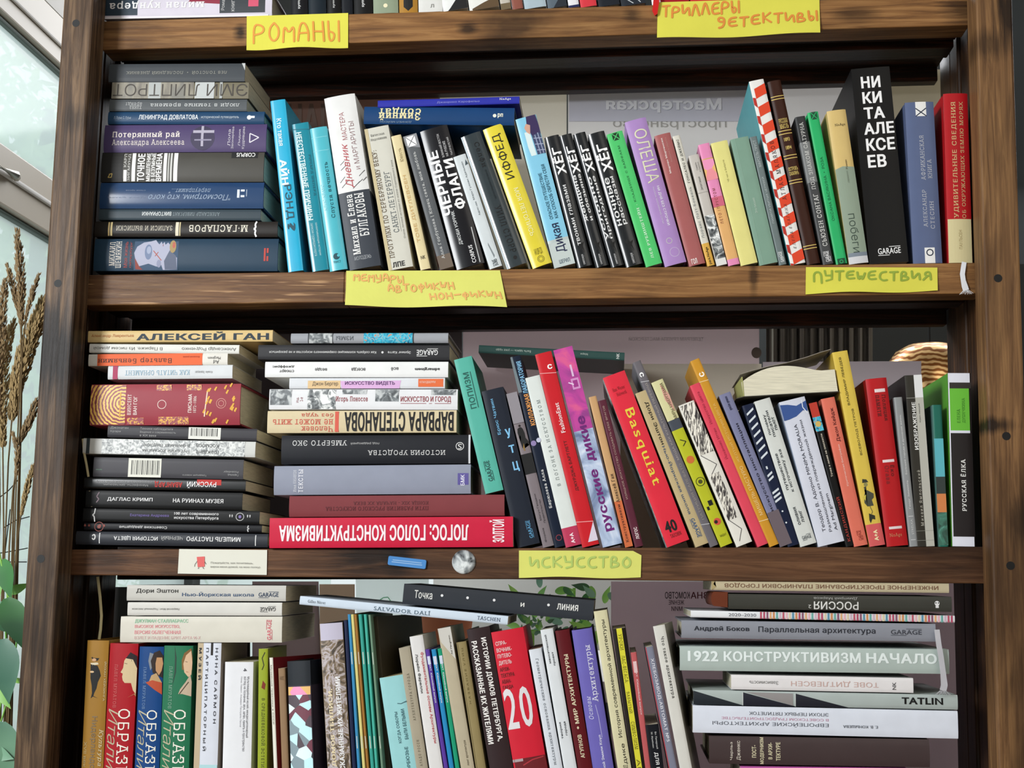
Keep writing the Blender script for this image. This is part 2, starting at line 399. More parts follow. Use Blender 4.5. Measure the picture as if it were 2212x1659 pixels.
def glyph(ch, wt, serif):
    key = (ch, wt, serif)
    if key in GC_: return GC_[key]
    loops, adv = GLY[ch]; out = []
    if loops:     # the biggest contour is an outer one: use its sense of rotation
        ar = lambda l: sum(a[0]*b[1]-b[0]*a[1] for a, b in zip(l, l[1:]+l[:1]))/2
        sg = 1 if ar(max(loops, key=lambda l: abs(ar(l)))) > 0 else -1
        for l in loops:
            l = [p for k, p in enumerate(l) if math.dist(p, l[k-1]) > 1e-5]; n = len(l); q = []
            for k in range(n):
                a, b, c = l[k-1], l[k], l[(k+1) % n]
                d1 = (b[0]-a[0], b[1]-a[1]); d2 = (c[0]-b[0], c[1]-b[1]); l1 = math.hypot(*d1) or 1; l2 = math.hypot(*d2) or 1
                n1 = (d1[1]/l1*sg, -d1[0]/l1*sg); n2 = (d2[1]/l2*sg, -d2[0]/l2*sg); m = (n1[0]+n2[0], n1[1]+n2[1]); dd = max(.5, 1+n1[0]*n2[0]+n1[1]*n2[1])
                q.append((b[0]+m[0]/dd*wt, b[1]+m[1]/dd*wt*.6))
            out.append(q)
        if serif:
            capH = max(p[1] for l in GLY['H'][0] for p in l); xh = max(p[1] for l in GLY['х'][0] for p in l); q_ = capH/.727
            for l in loops:
                for a, b in zip(l, l[1:]+l[:1]):
                    if abs(a[1]-b[1]) < .01*q_ and .035*q_ < abs(a[0]-b[0]) < .19*q_:
                        for yy, s in ((0, 1), (capH, -1), (.728, -1), (xh, -1)):
                            if abs(a[1]-yy) < .012:
                                x0, x1 = min(a[0], b[0])-.115*q_, max(a[0], b[0])+.115*q_; y0, y1 = sorted((a[1], a[1]+.06*q_*s)); r = [(x0,y0),(x1,y0),(x1,y1),(x0,y1)]
                                out.append(r if sg > 0 else r[::-1])
    if not out: GC_[key] = ([], [], adv); return GC_[key]
    V = []; E = []
    for l in out:
        o = len(V); V += [Vector(p) for p in l]; E += [(o+k, o+(k+1) % len(l)) for k in range(len(l))]
    vo, eo, fo, *_ = delaunay_2d_cdt(V, E, [], 0, 1e-5)
    tris = []
    for f in fo:
        cx_ = sum(vo[k].x for k in f)/len(f); cy_ = sum(vo[k].y for k in f)/len(f); w = 0
        for l in out:
            for a, b in zip(l, l[1:]+l[:1]):
                if (a[1] <= cy_) != (b[1] <= cy_):
                    if a[0]+(cy_-a[1])/(b[1]-a[1])*(b[0]-a[0]) > cx_: w += 1 if b[1] > a[1] else -1
        if w: tris.append(tuple(f))
    GC_[key] = ([(v.x, v.y) for v in vo], tris, adv); return GC_[key]
SERIF = ('Потеря','Александра Ал','ЛЕВ Т','люди в','ханна','арендт','Посмотрим','переупр','М·ГАС','ЗАПИСИ','МИХАИЛ','ШЕМЯ','Спустя','Михаил и','БУЛГАК','ПРОГУЛ','САНКТ','Вячес','Недош','Алла Гор','Зимний','солдат','ЛЕВ РУБ','КЛАДБИ','Лоранс','ГОНСАЛ','АФРИК','КНИГА','АЛЕКСАНДР','СТЕСИН','УДИВИТ','ОБ ОКР','ПОД ЗНА','СЬЮЗЕН','Basq','Вальтер','КАК ЧИТ','ИСТОРИЯ УР','УМБЕРТО','ТЕКСТЫ','Илья','ПУТИ','КОНЦА','КАНДИН','РУССКАЯ','МЫСЛЬ','ОБРАЗЫ','ПАВЕЛ','Культура','SALV','Gilles','ГЕОМ','Геомет','Архитект','Основы','Что такое','АРХИТЕКТУРА ГОР','АЛЬДО','УРОКИ','ЛАС','ЗАБЫТ','СИМВ','Человек','не может','без чуда','В ПОГОНЕ','Игорь','ЕЛЕНА','ДУШЕЧ','В СРЕД','Селфи','УИЛЛ','АТЛАС','NoAge','Полиция','памяти','Ёко','Огава','Hans','Holz','TASCHEN','Алексей Ган','Конструктив','Бирюлева','РИЧ','Юность','ВИНСЕНТ','милан')
def flush_text():
    load_glyphs(sorted({ch for ent in TEXTQ for it in ent[1] for ch in it[0]+'Hх'}))
    for root, items, lying, L, T, G, arc in TEXTQ:
        pieces = []
        for it in items:
            wt = .040 if 'B' in it[4] else (.017 if 'b' in it[4] else (-.012 if 't' in it[4] else 0)); serif = it[0].startswith(SERIF)
            if serif: wt *= .6
            tv = []; tf = []; x = 0
            for ch in it[0]:
                gv, gf, adv = glyph(ch, wt, serif); o = len(tv)
                tv += [(x+a+(b*.3 if 'i' in it[4] else 0), b) for a, b in gv]; tf += [tuple(o+k for k in f) for f in gf]
                x += adv*(1.35 if 'w' in it[4] else 1)+wt*1.2+(.10 if serif else 0)
            if not tf: continue
            used = {k for f in tf for k in f}
            x0, x1 = min(tv[k][0] for k in used), max(tv[k][0] for k in used); y0, y1 = min(tv[k][1] for k in used), max(tv[k][1] for k in used)
            p0, p1, q0, q1 = it[2]; vs = []; fs = []
            bx = (p0,p1,q0,q1) if lying else (q0,q1,p0,p1)
            def put(s, t):
                h, v = tmap(it[1], *bx, s, t)
                a, c = (h*L, v*T) if lying else (v*L, h*T)
                vs.append(G(a, c, arc(c)-.0004))
            mp = {}
            for f in tf:
                for k in f:
                    if k not in mp: mp[k] = len(vs); put((tv[k][0]-x0)/(x1-x0+1e-9), (tv[k][1]-y0)/(y1-y0+1e-9))
                fs.append(tuple(mp[k] for k in f))
            if 'G' in it[4]:
                for s0, s1, t0, t1 in ((.5,1,1.14,1.24),(0,.5,-.24,-.14)):
                    o = len(vs)
                    for s, t in ((s0,t0),(s1,t0),(s1,t1),(s0,t1)): put(s, t)
                    fs.append((o,o+1,o+2,o+3))
            pieces.append((vs, fs, ink(it[3])))
        if pieces: build_clusters('lettering', pieces, root)
# ------------------------------------------------------------------ room
XW = -.98
m_white, _nt, _b1 = newmat('painted_frame'); _b1.inputs['Base Color'].default_value = (*lin('b0a798'), 1); _b1.inputs['Roughness'].default_value = .45
m_wall, _nt, _b1 = newmat('plaster'); _b1.inputs['Base Color'].default_value = (*lin('d8d6d2'), 1); _b1.inputs['Roughness'].default_value = .9
m_dark, _nt, _b1 = newmat('dark_wall_paint'); _b1.inputs['Base Color'].default_value = (*lin('3b3f40'), 1); _b1.inputs['Roughness'].default_value = .8
m_seal, _nt, _b1 = newmat('window_seal'); _b1.inputs['Base Color'].default_value = (*lin('4c5a52'), 1)
m_metal = mat('b9b6ae', .3, .03, 1)
def struct(name, lo, hi, m, parent=None, kind='structure'):
    o = boxo(name, lo, hi, m, parent, 0)
    if not parent: o['kind'] = kind
    return o
struct('floor', (-3.2,-3.4,-.05), (3.4,3.2,0), wood('floor_boards', '6b4d33', '86623f', '9c7850', 1, .5))
struct('ceiling', (XW,-3.4,3.1), (3.4,3.2,3.15), m_wall)
struct('wall_right', (3.3,-3.4,0), (3.4,3.2,3.1), m_wall)
struct('wall_front', (XW,-3.5,0), (3.4,-3.4,3.1), m_wall)
struct('wall_partition', (.36,.75,0), (3.3,.80,2.06), m_dark)  # dark wall added to block the back light behind the golden lamp
struct('wall_partition_side', (1.05,.28,0), (1.10,.75,3.1), m_dark)
bpy.data.objects['wall_partition_side'].name = 'wall_partition'
# back wall with the bright opening behind the lower shelves
bz0, bz1 = W(800,1475,1.5).z, W(800,1262,1.5).z+.10
bx0, bx1 = W(300,1300,1.5).x, W(935,1300,1.5).x
wb = bpy.data.objects.new('wall_back', None); COL.objects.link(wb); wb['kind'] = 'structure'
for lo, hi in (((XW,1.5,0),(3.3,1.56,bz0)), ((XW,1.5,bz1),(3.3,1.56,3.1)), ((XW,1.5,bz0),(bx0,1.56,bz1)), ((bx1,1.5,bz0),(3.3,1.56,bz1))):
    boxo('wall_panel', lo, hi, m_wall if lo[0] == bx1 else m_dark, wb)
# glazed wall on the window side: transoms, glass, seals
wl = bpy.data.objects.new('window_1', None); COL.objects.link(wl); wl['kind'] = 'structure'
def zw(px, py): return WX(px, py, XW).z
z_a, z_b, z_c, z_d = zw(0,18), zw(0,306), zw(0,439), zw(60,-30)
def rail(name, z0, z1, x0, x1, m, ya=-.1, yb=3.2): return boxo(name, (x0,ya,z0), (x1,yb,z1), m, wl, .003)
rail('header_rail', z_a, z_a+.085, XW-.05, XW, m_white); rail('glazing_bead', z_a+.028, z_a+.034, XW, XW+.006, m_wall)
rail('transom_rail', z_c, z_b, XW-.05, XW, m_white); rail('glazing_bead', (z_b+z_c)/2-.004, (z_b+z_c)/2+.004, XW, XW+.008, m_wall)
rail('seal', z_a-.008, z_a, XW-.03, XW-.01, m_seal); rail('seal', z_c-.008, z_c, XW-.03, XW-.01, m_seal)
rail('bottom_rail', .45, .55, XW-.05, XW, m_white)
h_ = WX(8, 378, XW)
vs, fs = tube([h_+Vector((.012,-.08,-.002)), h_+Vector((.02,0,0)), h_+Vector((.012,.02,.002))], .007, 8); link('window_handle', mesh('window_handle', vs, fs, smooth=True), wl, [m_metal])
struct('wall_left_lower', (XW-.06,-.9,0), (XW,3.2,.45), m_wall); struct('wall_left_upper', (XW-.06,-.1,z_a+.085), (XW,3.2,3.1), m_wall)
struct('wall_left_front', (XW-.06,-3.4,0), (XW,-.9,.45), m_wall); struct('wall_left_top', (XW-.06,-3.4,2.95), (XW,-.1,3.1), m_wall)
bpy.data.objects['wall_left_front'].name = 'wall_left'; bpy.data.objects['wall_left_top'].name = 'wall_left'
bpy.data.objects['wall_left_lower'].name = 'wall_left'; bpy.data.objects['wall_left_upper'].name = 'wall_left'
gm, nt, b = newmat('window_glass'); nt.nodes.remove(b); o_ = nt.nodes['Material Output']
tr = N(nt, 'ShaderNodeBsdfTransparent'); tl = N(nt, 'ShaderNodeBsdfTranslucent'); tl.inputs[0].default_value = (*lin('e6f4f2'), 1)
gl = N(nt, 'ShaderNodeBsdfGlossy'); gl.inputs['Roughness'].default_value = .1
m1 = N(nt, 'ShaderNodeMixShader'); m1.inputs[0].default_value = .76; m2 = N(nt, 'ShaderNodeMixShader'); m2.inputs[0].default_value = .05
nt.links.new(tr.outputs[0], m1.inputs[1]); nt.links.new(tl.outputs[0], m1.inputs[2]); nt.links.new(m1.outputs[0], m2.inputs[1]); nt.links.new(gl.outputs[0], m2.inputs[2]); nt.links.new(m2.outputs[0], o_.inputs[0])
for za, zb in ((z_b, z_a), (.55, z_c)):
    me = mesh('pane', [(XW-.02,-.1,za),(XW-.02,3.2,za),(XW-.02,3.2,zb),(XW-.02,-.1,zb)], [(0,1,2,3)]); link('pane', me, wl, [gm])
# trees outside the glass
def leafmat(key, h, h2):
    m, nt, b = newmat(key); oi = N(nt, 'ShaderNodeTexNoise', i_Scale=9); tc = N(nt, 'ShaderNodeTexCoord'); nt.links.new(tc.outputs['Object'], oi.inputs['Vector'])
    c = ramp(nt, oi.outputs[0], [(.35, h), (.62, h2)]); nt.links.new(c, b.inputs['Base Color']); b.inputs['Roughness'].default_value = .42
    b.inputs['Transmission Weight'].default_value = 0; return m
m_fol = leafmat('tree_leaves', '8fb87a', 'b9d69a')
m_bark = mat('5a4a3a', .9)
def tree(label, loc, rad, n, leaf):
    t = thing('tree', label, 'tree', loc, 'trees outside the window')
    vs, fs = tube([(0,0,-loc[2]),(.02,0,-.3),(0,0,.2)], [.09,.07,.03], 8); link('trunk', mesh('trunk', vs, fs, smooth=True), t, [m_bark])
    vs = []; fs = []
    for i in range(n):
        v = Vector((R.gauss(0,1),R.gauss(0,1),R.gauss(0,1))).normalized()*rad*R.random()**.35
        if abs(math.sin(v.x*5+v.z*4+loc[1])) < .35: continue
        a = Vector((R.uniform(-1,1),R.uniform(-1,1),R.uniform(-1,1))).normalized()*leaf; b_ = a.cross(Vector((R.random(),R.random(),1))).normalized()*leaf*.5
        o = len(vs); vs += [v-a, v+b_, v+a, v-b_]; fs.append((o,o+1,o+2,o+3))
    o = link('crown', mesh('crown', vs, fs, recalc=False), t, [m_fol]); o['kind'] = 'stuff'
tree('pale green leafy tree seen through the upper window pane', (-3.0,5.2,3.7), 1.0, 3500, .055)
tree('bright green leafy tree low behind the dried reeds', (-2.6,4.2,1.5), .9, 3500, .05)
tree('light green tree top touching the window transom', (-4.6,8.6,3.4), 1.6, 3500, .08)

# ------------------------------------------------------------------ the bookshelf
SH = thing('bookshelf', 'tall dark-stained wooden bookshelf full of books, standing by the window', 'bookshelf', (0,.08,0))
def board(row, q, y0, depth, m, m2):
    f = [W(q[0],q[1],y0), W(q[2],q[3],y0), W(q[4],q[5],y0), W(q[6],q[7],y0)]
    k = (f[1].z-f[0].z)/(f[1].x-f[0].x); BOARD_Z[row] = (f[0].z-k*f[0].x, k)
    return f
def shelf(row, q, m, parts=None):
    f = board(row, q, 0, 0, m, m)
    th = f[0].z-f[3].z
    if parts:      # split the front face where the wood changes
        for x0, x1, mm in parts:
            def at(i, j, px):
                a, b = f[i], f[j]; X = W(px, (q[1]+q[3])/2).x; s = (X-a.x)/(b.x-a.x); return a.lerp(b, max(0, min(1, s)))
            plank('front_plank', [at(0,1,x0), at(0,1,x1), at(3,2,x1), at(3,2,x0)], .042, mm, SH)
    else: plank('front_plank', f, .042, m, SH)
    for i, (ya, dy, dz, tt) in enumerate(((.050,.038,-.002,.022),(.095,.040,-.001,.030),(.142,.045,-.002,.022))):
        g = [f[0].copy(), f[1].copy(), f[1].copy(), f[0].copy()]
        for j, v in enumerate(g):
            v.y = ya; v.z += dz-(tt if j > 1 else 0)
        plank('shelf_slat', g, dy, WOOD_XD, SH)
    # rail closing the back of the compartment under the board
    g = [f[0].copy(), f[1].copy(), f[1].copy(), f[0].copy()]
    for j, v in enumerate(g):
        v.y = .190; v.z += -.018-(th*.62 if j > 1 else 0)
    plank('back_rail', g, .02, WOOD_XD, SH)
    return f
shelf(1, (215,46, 2098,-10, 2095,54, 220,108), WOOD_X)
shelf(2, (178,594, 2122,567, 2124,634, 172,660), WOOD_X, ((178,745,WOOD_S),(745,2122,WOOD_X)))
shelf(3, (140,1187, 2150,1181, 2152,1261, 136,1242), WOOD_X3)
shelf(4, (110,1801, 2172,1799, 2174,1880, 108,1872), WOOD_X)
shelf(0, (255,-500, 2078,-590, 2078,-530, 252,-440), WOOD_X)
def post(name, xs, y, depth, m, top=-760, bot=1980):
    # xs = (left at y0, right at y0, left at 1659, right at 1659)
    g = lambda a, b, py: W(a+(b-a)*py/1659.0, py, y)
    return plank(name, [g(xs[0],xs[2],top), g(xs[1],xs[3],top), g(xs[1],xs[3],bot), g(xs[0],xs[2],bot)], depth, m, SH, .003)
post('upright', (137,203,28,99), -.045, .043, WOOD_ZL)
post('upright', (2107,2187,2156,2238), -.045, .043, WOOD_ZR)
for y, dy, a, b in ((.000,.044,0,24),(.050,.040,4,24),(.098,.042,0,26),(.146,.06,3,30)):
    s = (1.72+y)/1.72
    def sc(v): return VX+(v-VX)/s
    L0, L1, R0, R1 = sc(207-a), sc(101-a), sc(2106+a), sc(2155+a)
    post('side_slat', (L0-38, L0, L1-38, L1), y, dy, WOOD_ZD)
    post('side_slat', (R0, R0+38, R1, R1+38), y, dy, WOOD_ZD)
post('side_panel', (147,166,41,60), .0, .206, WOOD_ZD)  # unseen panels added to stop back light leaking between the slats
post('side_panel', (2147,2166,2196,2215), .0, .206, WOOD_ZD)
m_screw = ink('0d0907')
for px, py in ((164,50),(125,612),(88,1207),(2156,601),(2183,1222),(2174,942)):
    c = W(px, py, -.0452); vs, fs = tube([c, c+Vector((0,.004,0))], .0050, 12); link('screw', mesh('screw', [v-SH.location for v in vs], fs), SH, [m_screw])

# ------------------------------------------------------------------ posters and things behind the shelf
def paper_mat(h, k=.55):
    key = 'poster_'+h
    if key in MATS: return MATS[key]
    m, nt, b = newmat(key); b.inputs['Base Color'].default_value = (*lin(h), 1); b.inputs['Roughness'].default_value = .8
    t_ = N(nt, 'ShaderNodeBsdfTranslucent'); t_.inputs[0].default_value = (*lin(h), 1); x = N(nt, 'ShaderNodeMixShader'); x.inputs[0].default_value = k
    nt.links.new(b.outputs[0], x.inputs[1]); nt.links.new(t_.outputs[0], x.inputs[2]); nt.links.new(x.outputs[0], nt.nodes['Material Output'].inputs[0]); return m
def sheet(name, q, y, h, label, cat, holes=(), grp=None, rough=.8, m=None, th=.0012):
    P = [W(q[i], q[i+1], y) for i in (0,2,4,6)]; loc = P[3]
    vs, fs = hexa([p-loc for p in P], (0, th, 0)); o = link(name, mesh(name, vs, fs), None, [m or paper_mat(h)]); o.location = loc
    tag(o, label, cat, grp); return o, P
def mirrored(parent, P, txt, box, h, fl='b'):
    """print showing through from the other side of a poster"""
    A = (P[1]-P[0]); C = (P[3]-P[0]); loc = parent.location
    G = lambda a, c, yy: P[0]+A*a+C*c+Vector((0,yy,0))-loc
    TEXTQ.append((parent, [(txt, 'm', box, h, fl)], True, 1, 1, G, lambda c: 0))
_t = tmap
def tmap(rot, h0, h1, v0, v1, s, t):
    if rot == 'm': return h1-s*(h1-h0), v1-t*(v1-v0)
    return _t(rot, h0, h1, v0, v1, s, t)
GP = 'posters stuck behind the shelf'
YP = .245
o, P = sheet('poster', (1227,150, 1905,150, 1905,640, 1227,640), YP, 'd6d4d2', 'pale grey poster with large mirrored lettering behind the green and violet books', 'poster', grp=GP)
vs, fs = hexa([W(x, yy, YP-.002)-o.location for x, yy in ((1229,152),(1640,152),(1640,262),(1229,262))], (0,.0008,0)); link('printed_band', mesh('printed_band', vs, fs), o, [mat('bcbbc6', .8, .05)])
mirrored(o, [p+Vector((0,-.0025,0)) for p in P], 'Мастерская', ((1310-1227)/678, (1560-1227)/678, (214-150)/490, (246-150)/490), 'd6d6dc', 'B')
mirrored(o, [p+Vector((0,-.0008,0)) for p in P], 'пространство', ((1325-1227)/678, (1570-1227)/678, (262-150)/490, (282-150)/490), '9c9994', '')
sheet('poster', (950,150, 1224,150, 1224,640, 950,640), YP, 'd2cec4', 'plain beige poster behind the blue book lying across the upper row', 'poster', grp=GP)
sheet('poster', (2060,150, 1907,150, 1907,640, 2060,640), YP+.004, 'bdb6a4', 'olive beige poster beside the tall black book', 'poster', grp=GP)
o, P = sheet('poster', (560,150, 948,150, 948,640, 560,640), YP, '8a7268', 'brown poster with faint mirrored capitals behind the turquoise books', 'poster', grp=GP)
mirrored(o, [p+Vector((0,-.0008,0)) for p in P], 'ПЛАН', (.16, .52, .155, .30), '735f56', 'B')
o, P = sheet('poster', (1000,690, 1640,690, 1640,1230, 1000,1230), YP, 'cfc2c3', 'mauve grey poster pierced by a brown hole behind the middle row', 'poster', grp=GP)
mirrored(o, [p+Vector((0,-.0008,0)) for p in P], 'ТЕЛЕГРАМ ГРУППА МАСТЕРСКОЙ', ((1360-1000)/640, (1520-1000)/640, (727-690)/540, (737-690)/540), 'bcb4b4', '')
vs = [W(1634+11*math.cos(a*math.pi/8), 762+12*math.sin(a*math.pi/8), YP-.001)-o.location for a in range(16)]; link('hole', mesh('hole', vs, [tuple(range(16))]), o, [ink('5d5048')])
sheet('poster', (1340,786, 1645,786, 1645,1230, 1340,1230), YP-.006, 'ddd6c8', 'beige poster under the mauve one, behind the red and amber spines', 'poster', grp=GP)
sheet('poster', (1648,782, 1990,780, 1990,1230, 1648,1230), YP-.004, 'c4bbbe', 'grey poster with two dark holes behind the yellow spine', 'poster', grp=GP)
sheet('poster', (185,690, 998,690, 998,1235, 185,1235), YP, '6e6666', 'dark mauve poster behind the two stacks of the middle row', 'poster', grp=GP)
sheet('poster', (200,1268, 540,1268, 540,1800, 190,1800), YP+.003, '45413f', 'dark brown poster behind the lying white books and portrait spines', 'poster', grp=GP)
sheet('poster', (690,1262, 766,1262, 770,1800, 692,1800), YP+.004, 'd8c8b8', 'crumpled brown poster behind the baroque spine', 'poster', grp=GP)
sheet('poster', (545,1256, 688,1256, 700,1800, 545,1800), YP, '6d6364', 'brownish grey poster with faint flowers behind the white lying books', 'poster', grp=GP, m=paper_mat('c0b2b2'))
o, P = sheet('poster', (1320,1256, 2100,1256, 2100,1850, 1320,1850), YP, 'dccdd1', 'grey brown poster with mirrored red and black words behind the architecture books', 'poster', grp=GP)
E_ = [p+Vector((0,-.0008,0)) for p in P]
for tx_, x0, x1, y0, y1, h in (('КОМСТВО',1438,1492,1279,1294,'40383a'), ('ЗНА',1494,1532,1279,1294,'7d3a40'), ('ЖЕНИЕ',1446,1480,1297,1307,'5d4c50'), ('МИИ',1452,1476,1311,1321,'5d4c50')):
    mirrored(o, E_, tx_, ((x0-1320)/780, (x1-1320)/780, (y0-1256)/594, (y1-1256)/594), h)
# bright drawing sheet against the daylight
m_sh, nt, b = newmat('backlit_paper'); nt.nodes.remove(b); tl = N(nt, 'ShaderNodeBsdfTranslucent'); tl.inputs[0].default_value = (.93,.97,.96,1); df = N(nt, 'ShaderNodeBsdfDiffuse'); df.inputs[0].default_value = (.85,.9,.9,1)
ms = N(nt, 'ShaderNodeMixShader'); ms.inputs[0].default_value = .3; nt.links.new(tl.outputs[0], ms.inputs[1]); nt.links.new(df.outputs[0], ms.inputs[2]); nt.links.new(ms.outputs[0], nt.nodes['Material Output'].inputs[0])
def strokes(name, lines, y, w, h, parent, loc):
    vs = []; fs = []
    for ln in lines:
        p = [W(a, b, y) for a, b in ln]
        for a, b in zip(p, p[1:]):
            d_ = (b-a).normalized(); n_ = Vector((-d_.z, 0, d_.x))*w/2; o = len(vs); vs += [a+n_-loc, b+n_-loc, b-n_-loc, a-n_-loc]; fs.append((o,o+1,o+2,o+3))
    return link(name, mesh(name, vs, fs, recalc=False), parent, [ink(h)])
o, P = sheet('drawing_sheet', (768,1240, 926,1240, 928,1452, 772,1452), 1.1, 'ffffff', 'bright white sheet with a thin green curve behind the long white lying book', 'poster', m=m_sh)
strokes('green_curve', [[(845,1300),(838,1290),(828,1291),(818,1298)], [(871,1300),(868,1330),(850,1360),(847,1372)], [(848,1358),(880,1350),(905,1345)]], 1.098, .0018, '4d8f68', o, o.location)
strokes('arrow_print', [[(846,1374),(852,1384),(846,1396)], [(856,1374),(862,1384),(856,1396)], [(866,1374),(872,1384),(866,1396)]], 1.098, .007, '34444c', o, o.location)
# curtain
t = thing('curtain', 'grey brown pleated curtain seen above the grey poster', 'curtain', W(1765,800,.5))
vs = []; fs = []; n = 60
for i in range(n+1):
    for j, py in enumerate((690, 900)):
        p = W(1655+(1885-1655)*i/n, py, .5+.013*math.sin(i*1.15)+.006*math.sin(i*2.9)); vs.append(p-t.location)
for i in range(n): fs.append((2*i, 2*i+2, 2*i+3, 2*i+1))
link('cloth', mesh('cloth', vs, fs, smooth=False), t, [mat('8b857b', .9, .08)])
boxo('curtain_rail', tuple(W(1650,694,.49)), (W(1890,690,.51).x, .51, W(1650,690,.49).z), m_metal, t)
for px in (1670, 1870):
    a = W(px, 692, .5); vs, fs = tube([a-t.location, Vector((a.x,.5,3.1))-t.location], .004, 6); link('rail_hanger', mesh('rail_hanger', vs, fs), t, [m_metal])
CT = W(1150,1461,.4).z      # stand for the plants and the drawing behind the shelf
cx0, cx1 = W(700,1461,.75).x, W(1330,1461,.75).x
t = thing('cabinet', 'low white cabinet behind the shelf carrying the pot and plants', 'cabinet', (cx0, .33, 0))
boxo('top', (cx0,.33,CT-.03), (cx1,1.2,CT), m_wall, t, .002); boxo('body', (cx0+.02,.35,.0), (cx1-.02,1.18,CT-.03), m_wall, t, .002)
for i in range(2):
    xa = cx0+.03+i*(cx1-cx0-.05)/2; dr = boxo('door', (xa,.335,.05), (xa+(cx1-cx0-.07)/2,.35,CT-.05), m_wall, t, .002)
# golden lamp
def lathe(prof, n=32):
    vs = []; fs = []
    for r, z in prof:
        for k in range(n): vs.append((r*math.cos(2*math.pi*k/n), r*math.sin(2*math.pi*k/n), z))
    for i in range(len(prof)-1):
        for k in range(n): fs.append((i*n+k, i*n+(k+1)%n, (i+1)*n+(k+1)%n, (i+1)*n+k))
    return vs, fs
m_gold, nt, b = newmat('brushed_gold'); b.inputs['Metallic'].default_value = .8; b.inputs['Roughness'].default_value = .32; b.inputs['Base Color'].default_value = (*lin('c98f4e'), 1)
wv = N(nt, 'ShaderNodeTexWave', i_Scale=36, i_Distortion=7); wv.bands_direction = 'Z'; tc = N(nt, 'ShaderNodeTexCoord'); nt.links.new(tc.outputs['Object'], wv.inputs['Vector'])
c = ramp(nt, wv.outputs[0], [(.3,'8a5426'),(.7,'f0c68a')]); nt.links.new(c, b.inputs['Base Color'])
lc = W(2010, 835, .62); t = thing('pendant_lamp', 'round rippled golden lamp shade glimpsed past the grey spines', 'lamp', lc)
vs, fs = lathe([(.012,.072),(.035,.069),(.055,.058),(.068,.040),(.075,.015),(.075,-.015),(.068,-.04),(.05,-.06)]); link('lamp_shade', mesh('lamp_shade', vs, fs, smooth=True), t, [m_gold])
link('cord', mesh('cord', *tube([(0,0,.07),(0,0,1.2)], .002)), t, [m_screw])
vs, fs = lathe([(0,.03),(.018,.02),(.025,0),(.018,-.02),(0,-.03)], 16); link('bulb', mesh('bulb', vs, fs, smooth=True), t, [mat('fff4dd', .3)])
# ------------------------------------------------------------------ notes on the shelf edges
HW = {
'Р': [[(0,0),(0,1),(.6,1),(.95,.8),(.8,.55),(.05,.45)]], 'О': [[(.5,1),(.1,.75),(.05,.3),(.45,0),(.9,.2),(.95,.7),(.5,1)]],
'М': [[(0,0),(.05,1),(.5,.45),(.95,1),(1,0)]], 'А': [[(0,0),(.15,.95),(.6,1),(.95,.5),(.95,0)],[(.1,.42),(.9,.45)]],
'Н': [[(0,1),(.1,0)],[(.1,.5),(.9,.5)],[(.85,1),(1,0)]], 'Ы': [[(0,1),(.1,0),(.5,.05),(.6,.4),(.1,.5)],[(.95,1),(1,0)]],
'Т': [[(0,.95),(1,1)],[(.5,.98),(.48,0)]], 'И': [[(0,1),(.1,0),(.9,.95),(1,.05)]], 'Л': [[(0,0),(.3,.9),(.5,1),(1,0)]],
'Е': [[(.9,1),(.05,.9),(.05,.05),(1,.15)],[(.1,.52),(.8,.58)]], 'Д': [[(.75,.55),(.2,.55),(.1,.95),(.7,1),(.9,.6),(.7,0),(.2,-.1)]],
'К': [[(.05,1),(.1,0)],[(.9,1),(.15,.5),(1,.0)]], 'В': [[(.05,0),(.05,1),(.6,.95),(.65,.6),(.1,.5),(.9,.4),(.9,.1),(.05,0)]],
'У': [[(0,1),(.15,.5),(.8,.5)],[(.9,1),(.9,.1),(.2,-.05)]], 'Ф': [[(.5,1),(.5,-.2)],[(.5,.8),(.05,.7),(.1,.3),(.9,.3),(.95,.75),(.5,.8)]],
'Ш': [[(0,1),(.15,0),(.5,.7),(.6,0),(.95,.9)]], 'П': [[(.05,0),(0,1),(.9,1),(1,-.2)]], 'С': [[(.9,1),(.2,.9),(.05,.3),(.5,0),(1,.1)]],
'Я': [[(1,0),(.9,1),(.3,.9),(.3,.5),(.9,.5)],[(.6,.5),(.05,0)]], '-': [[(0,.5),(1,.6)]], 'Ц': [[(0,1),(.1,.1),(.8,.1),(.9,1)],[(.85,.1),(1,-.2)]], ' ': []}
m_note = mat('d5d050', .85, .05); m_note2 = mat('d2d36c', .85, .05)
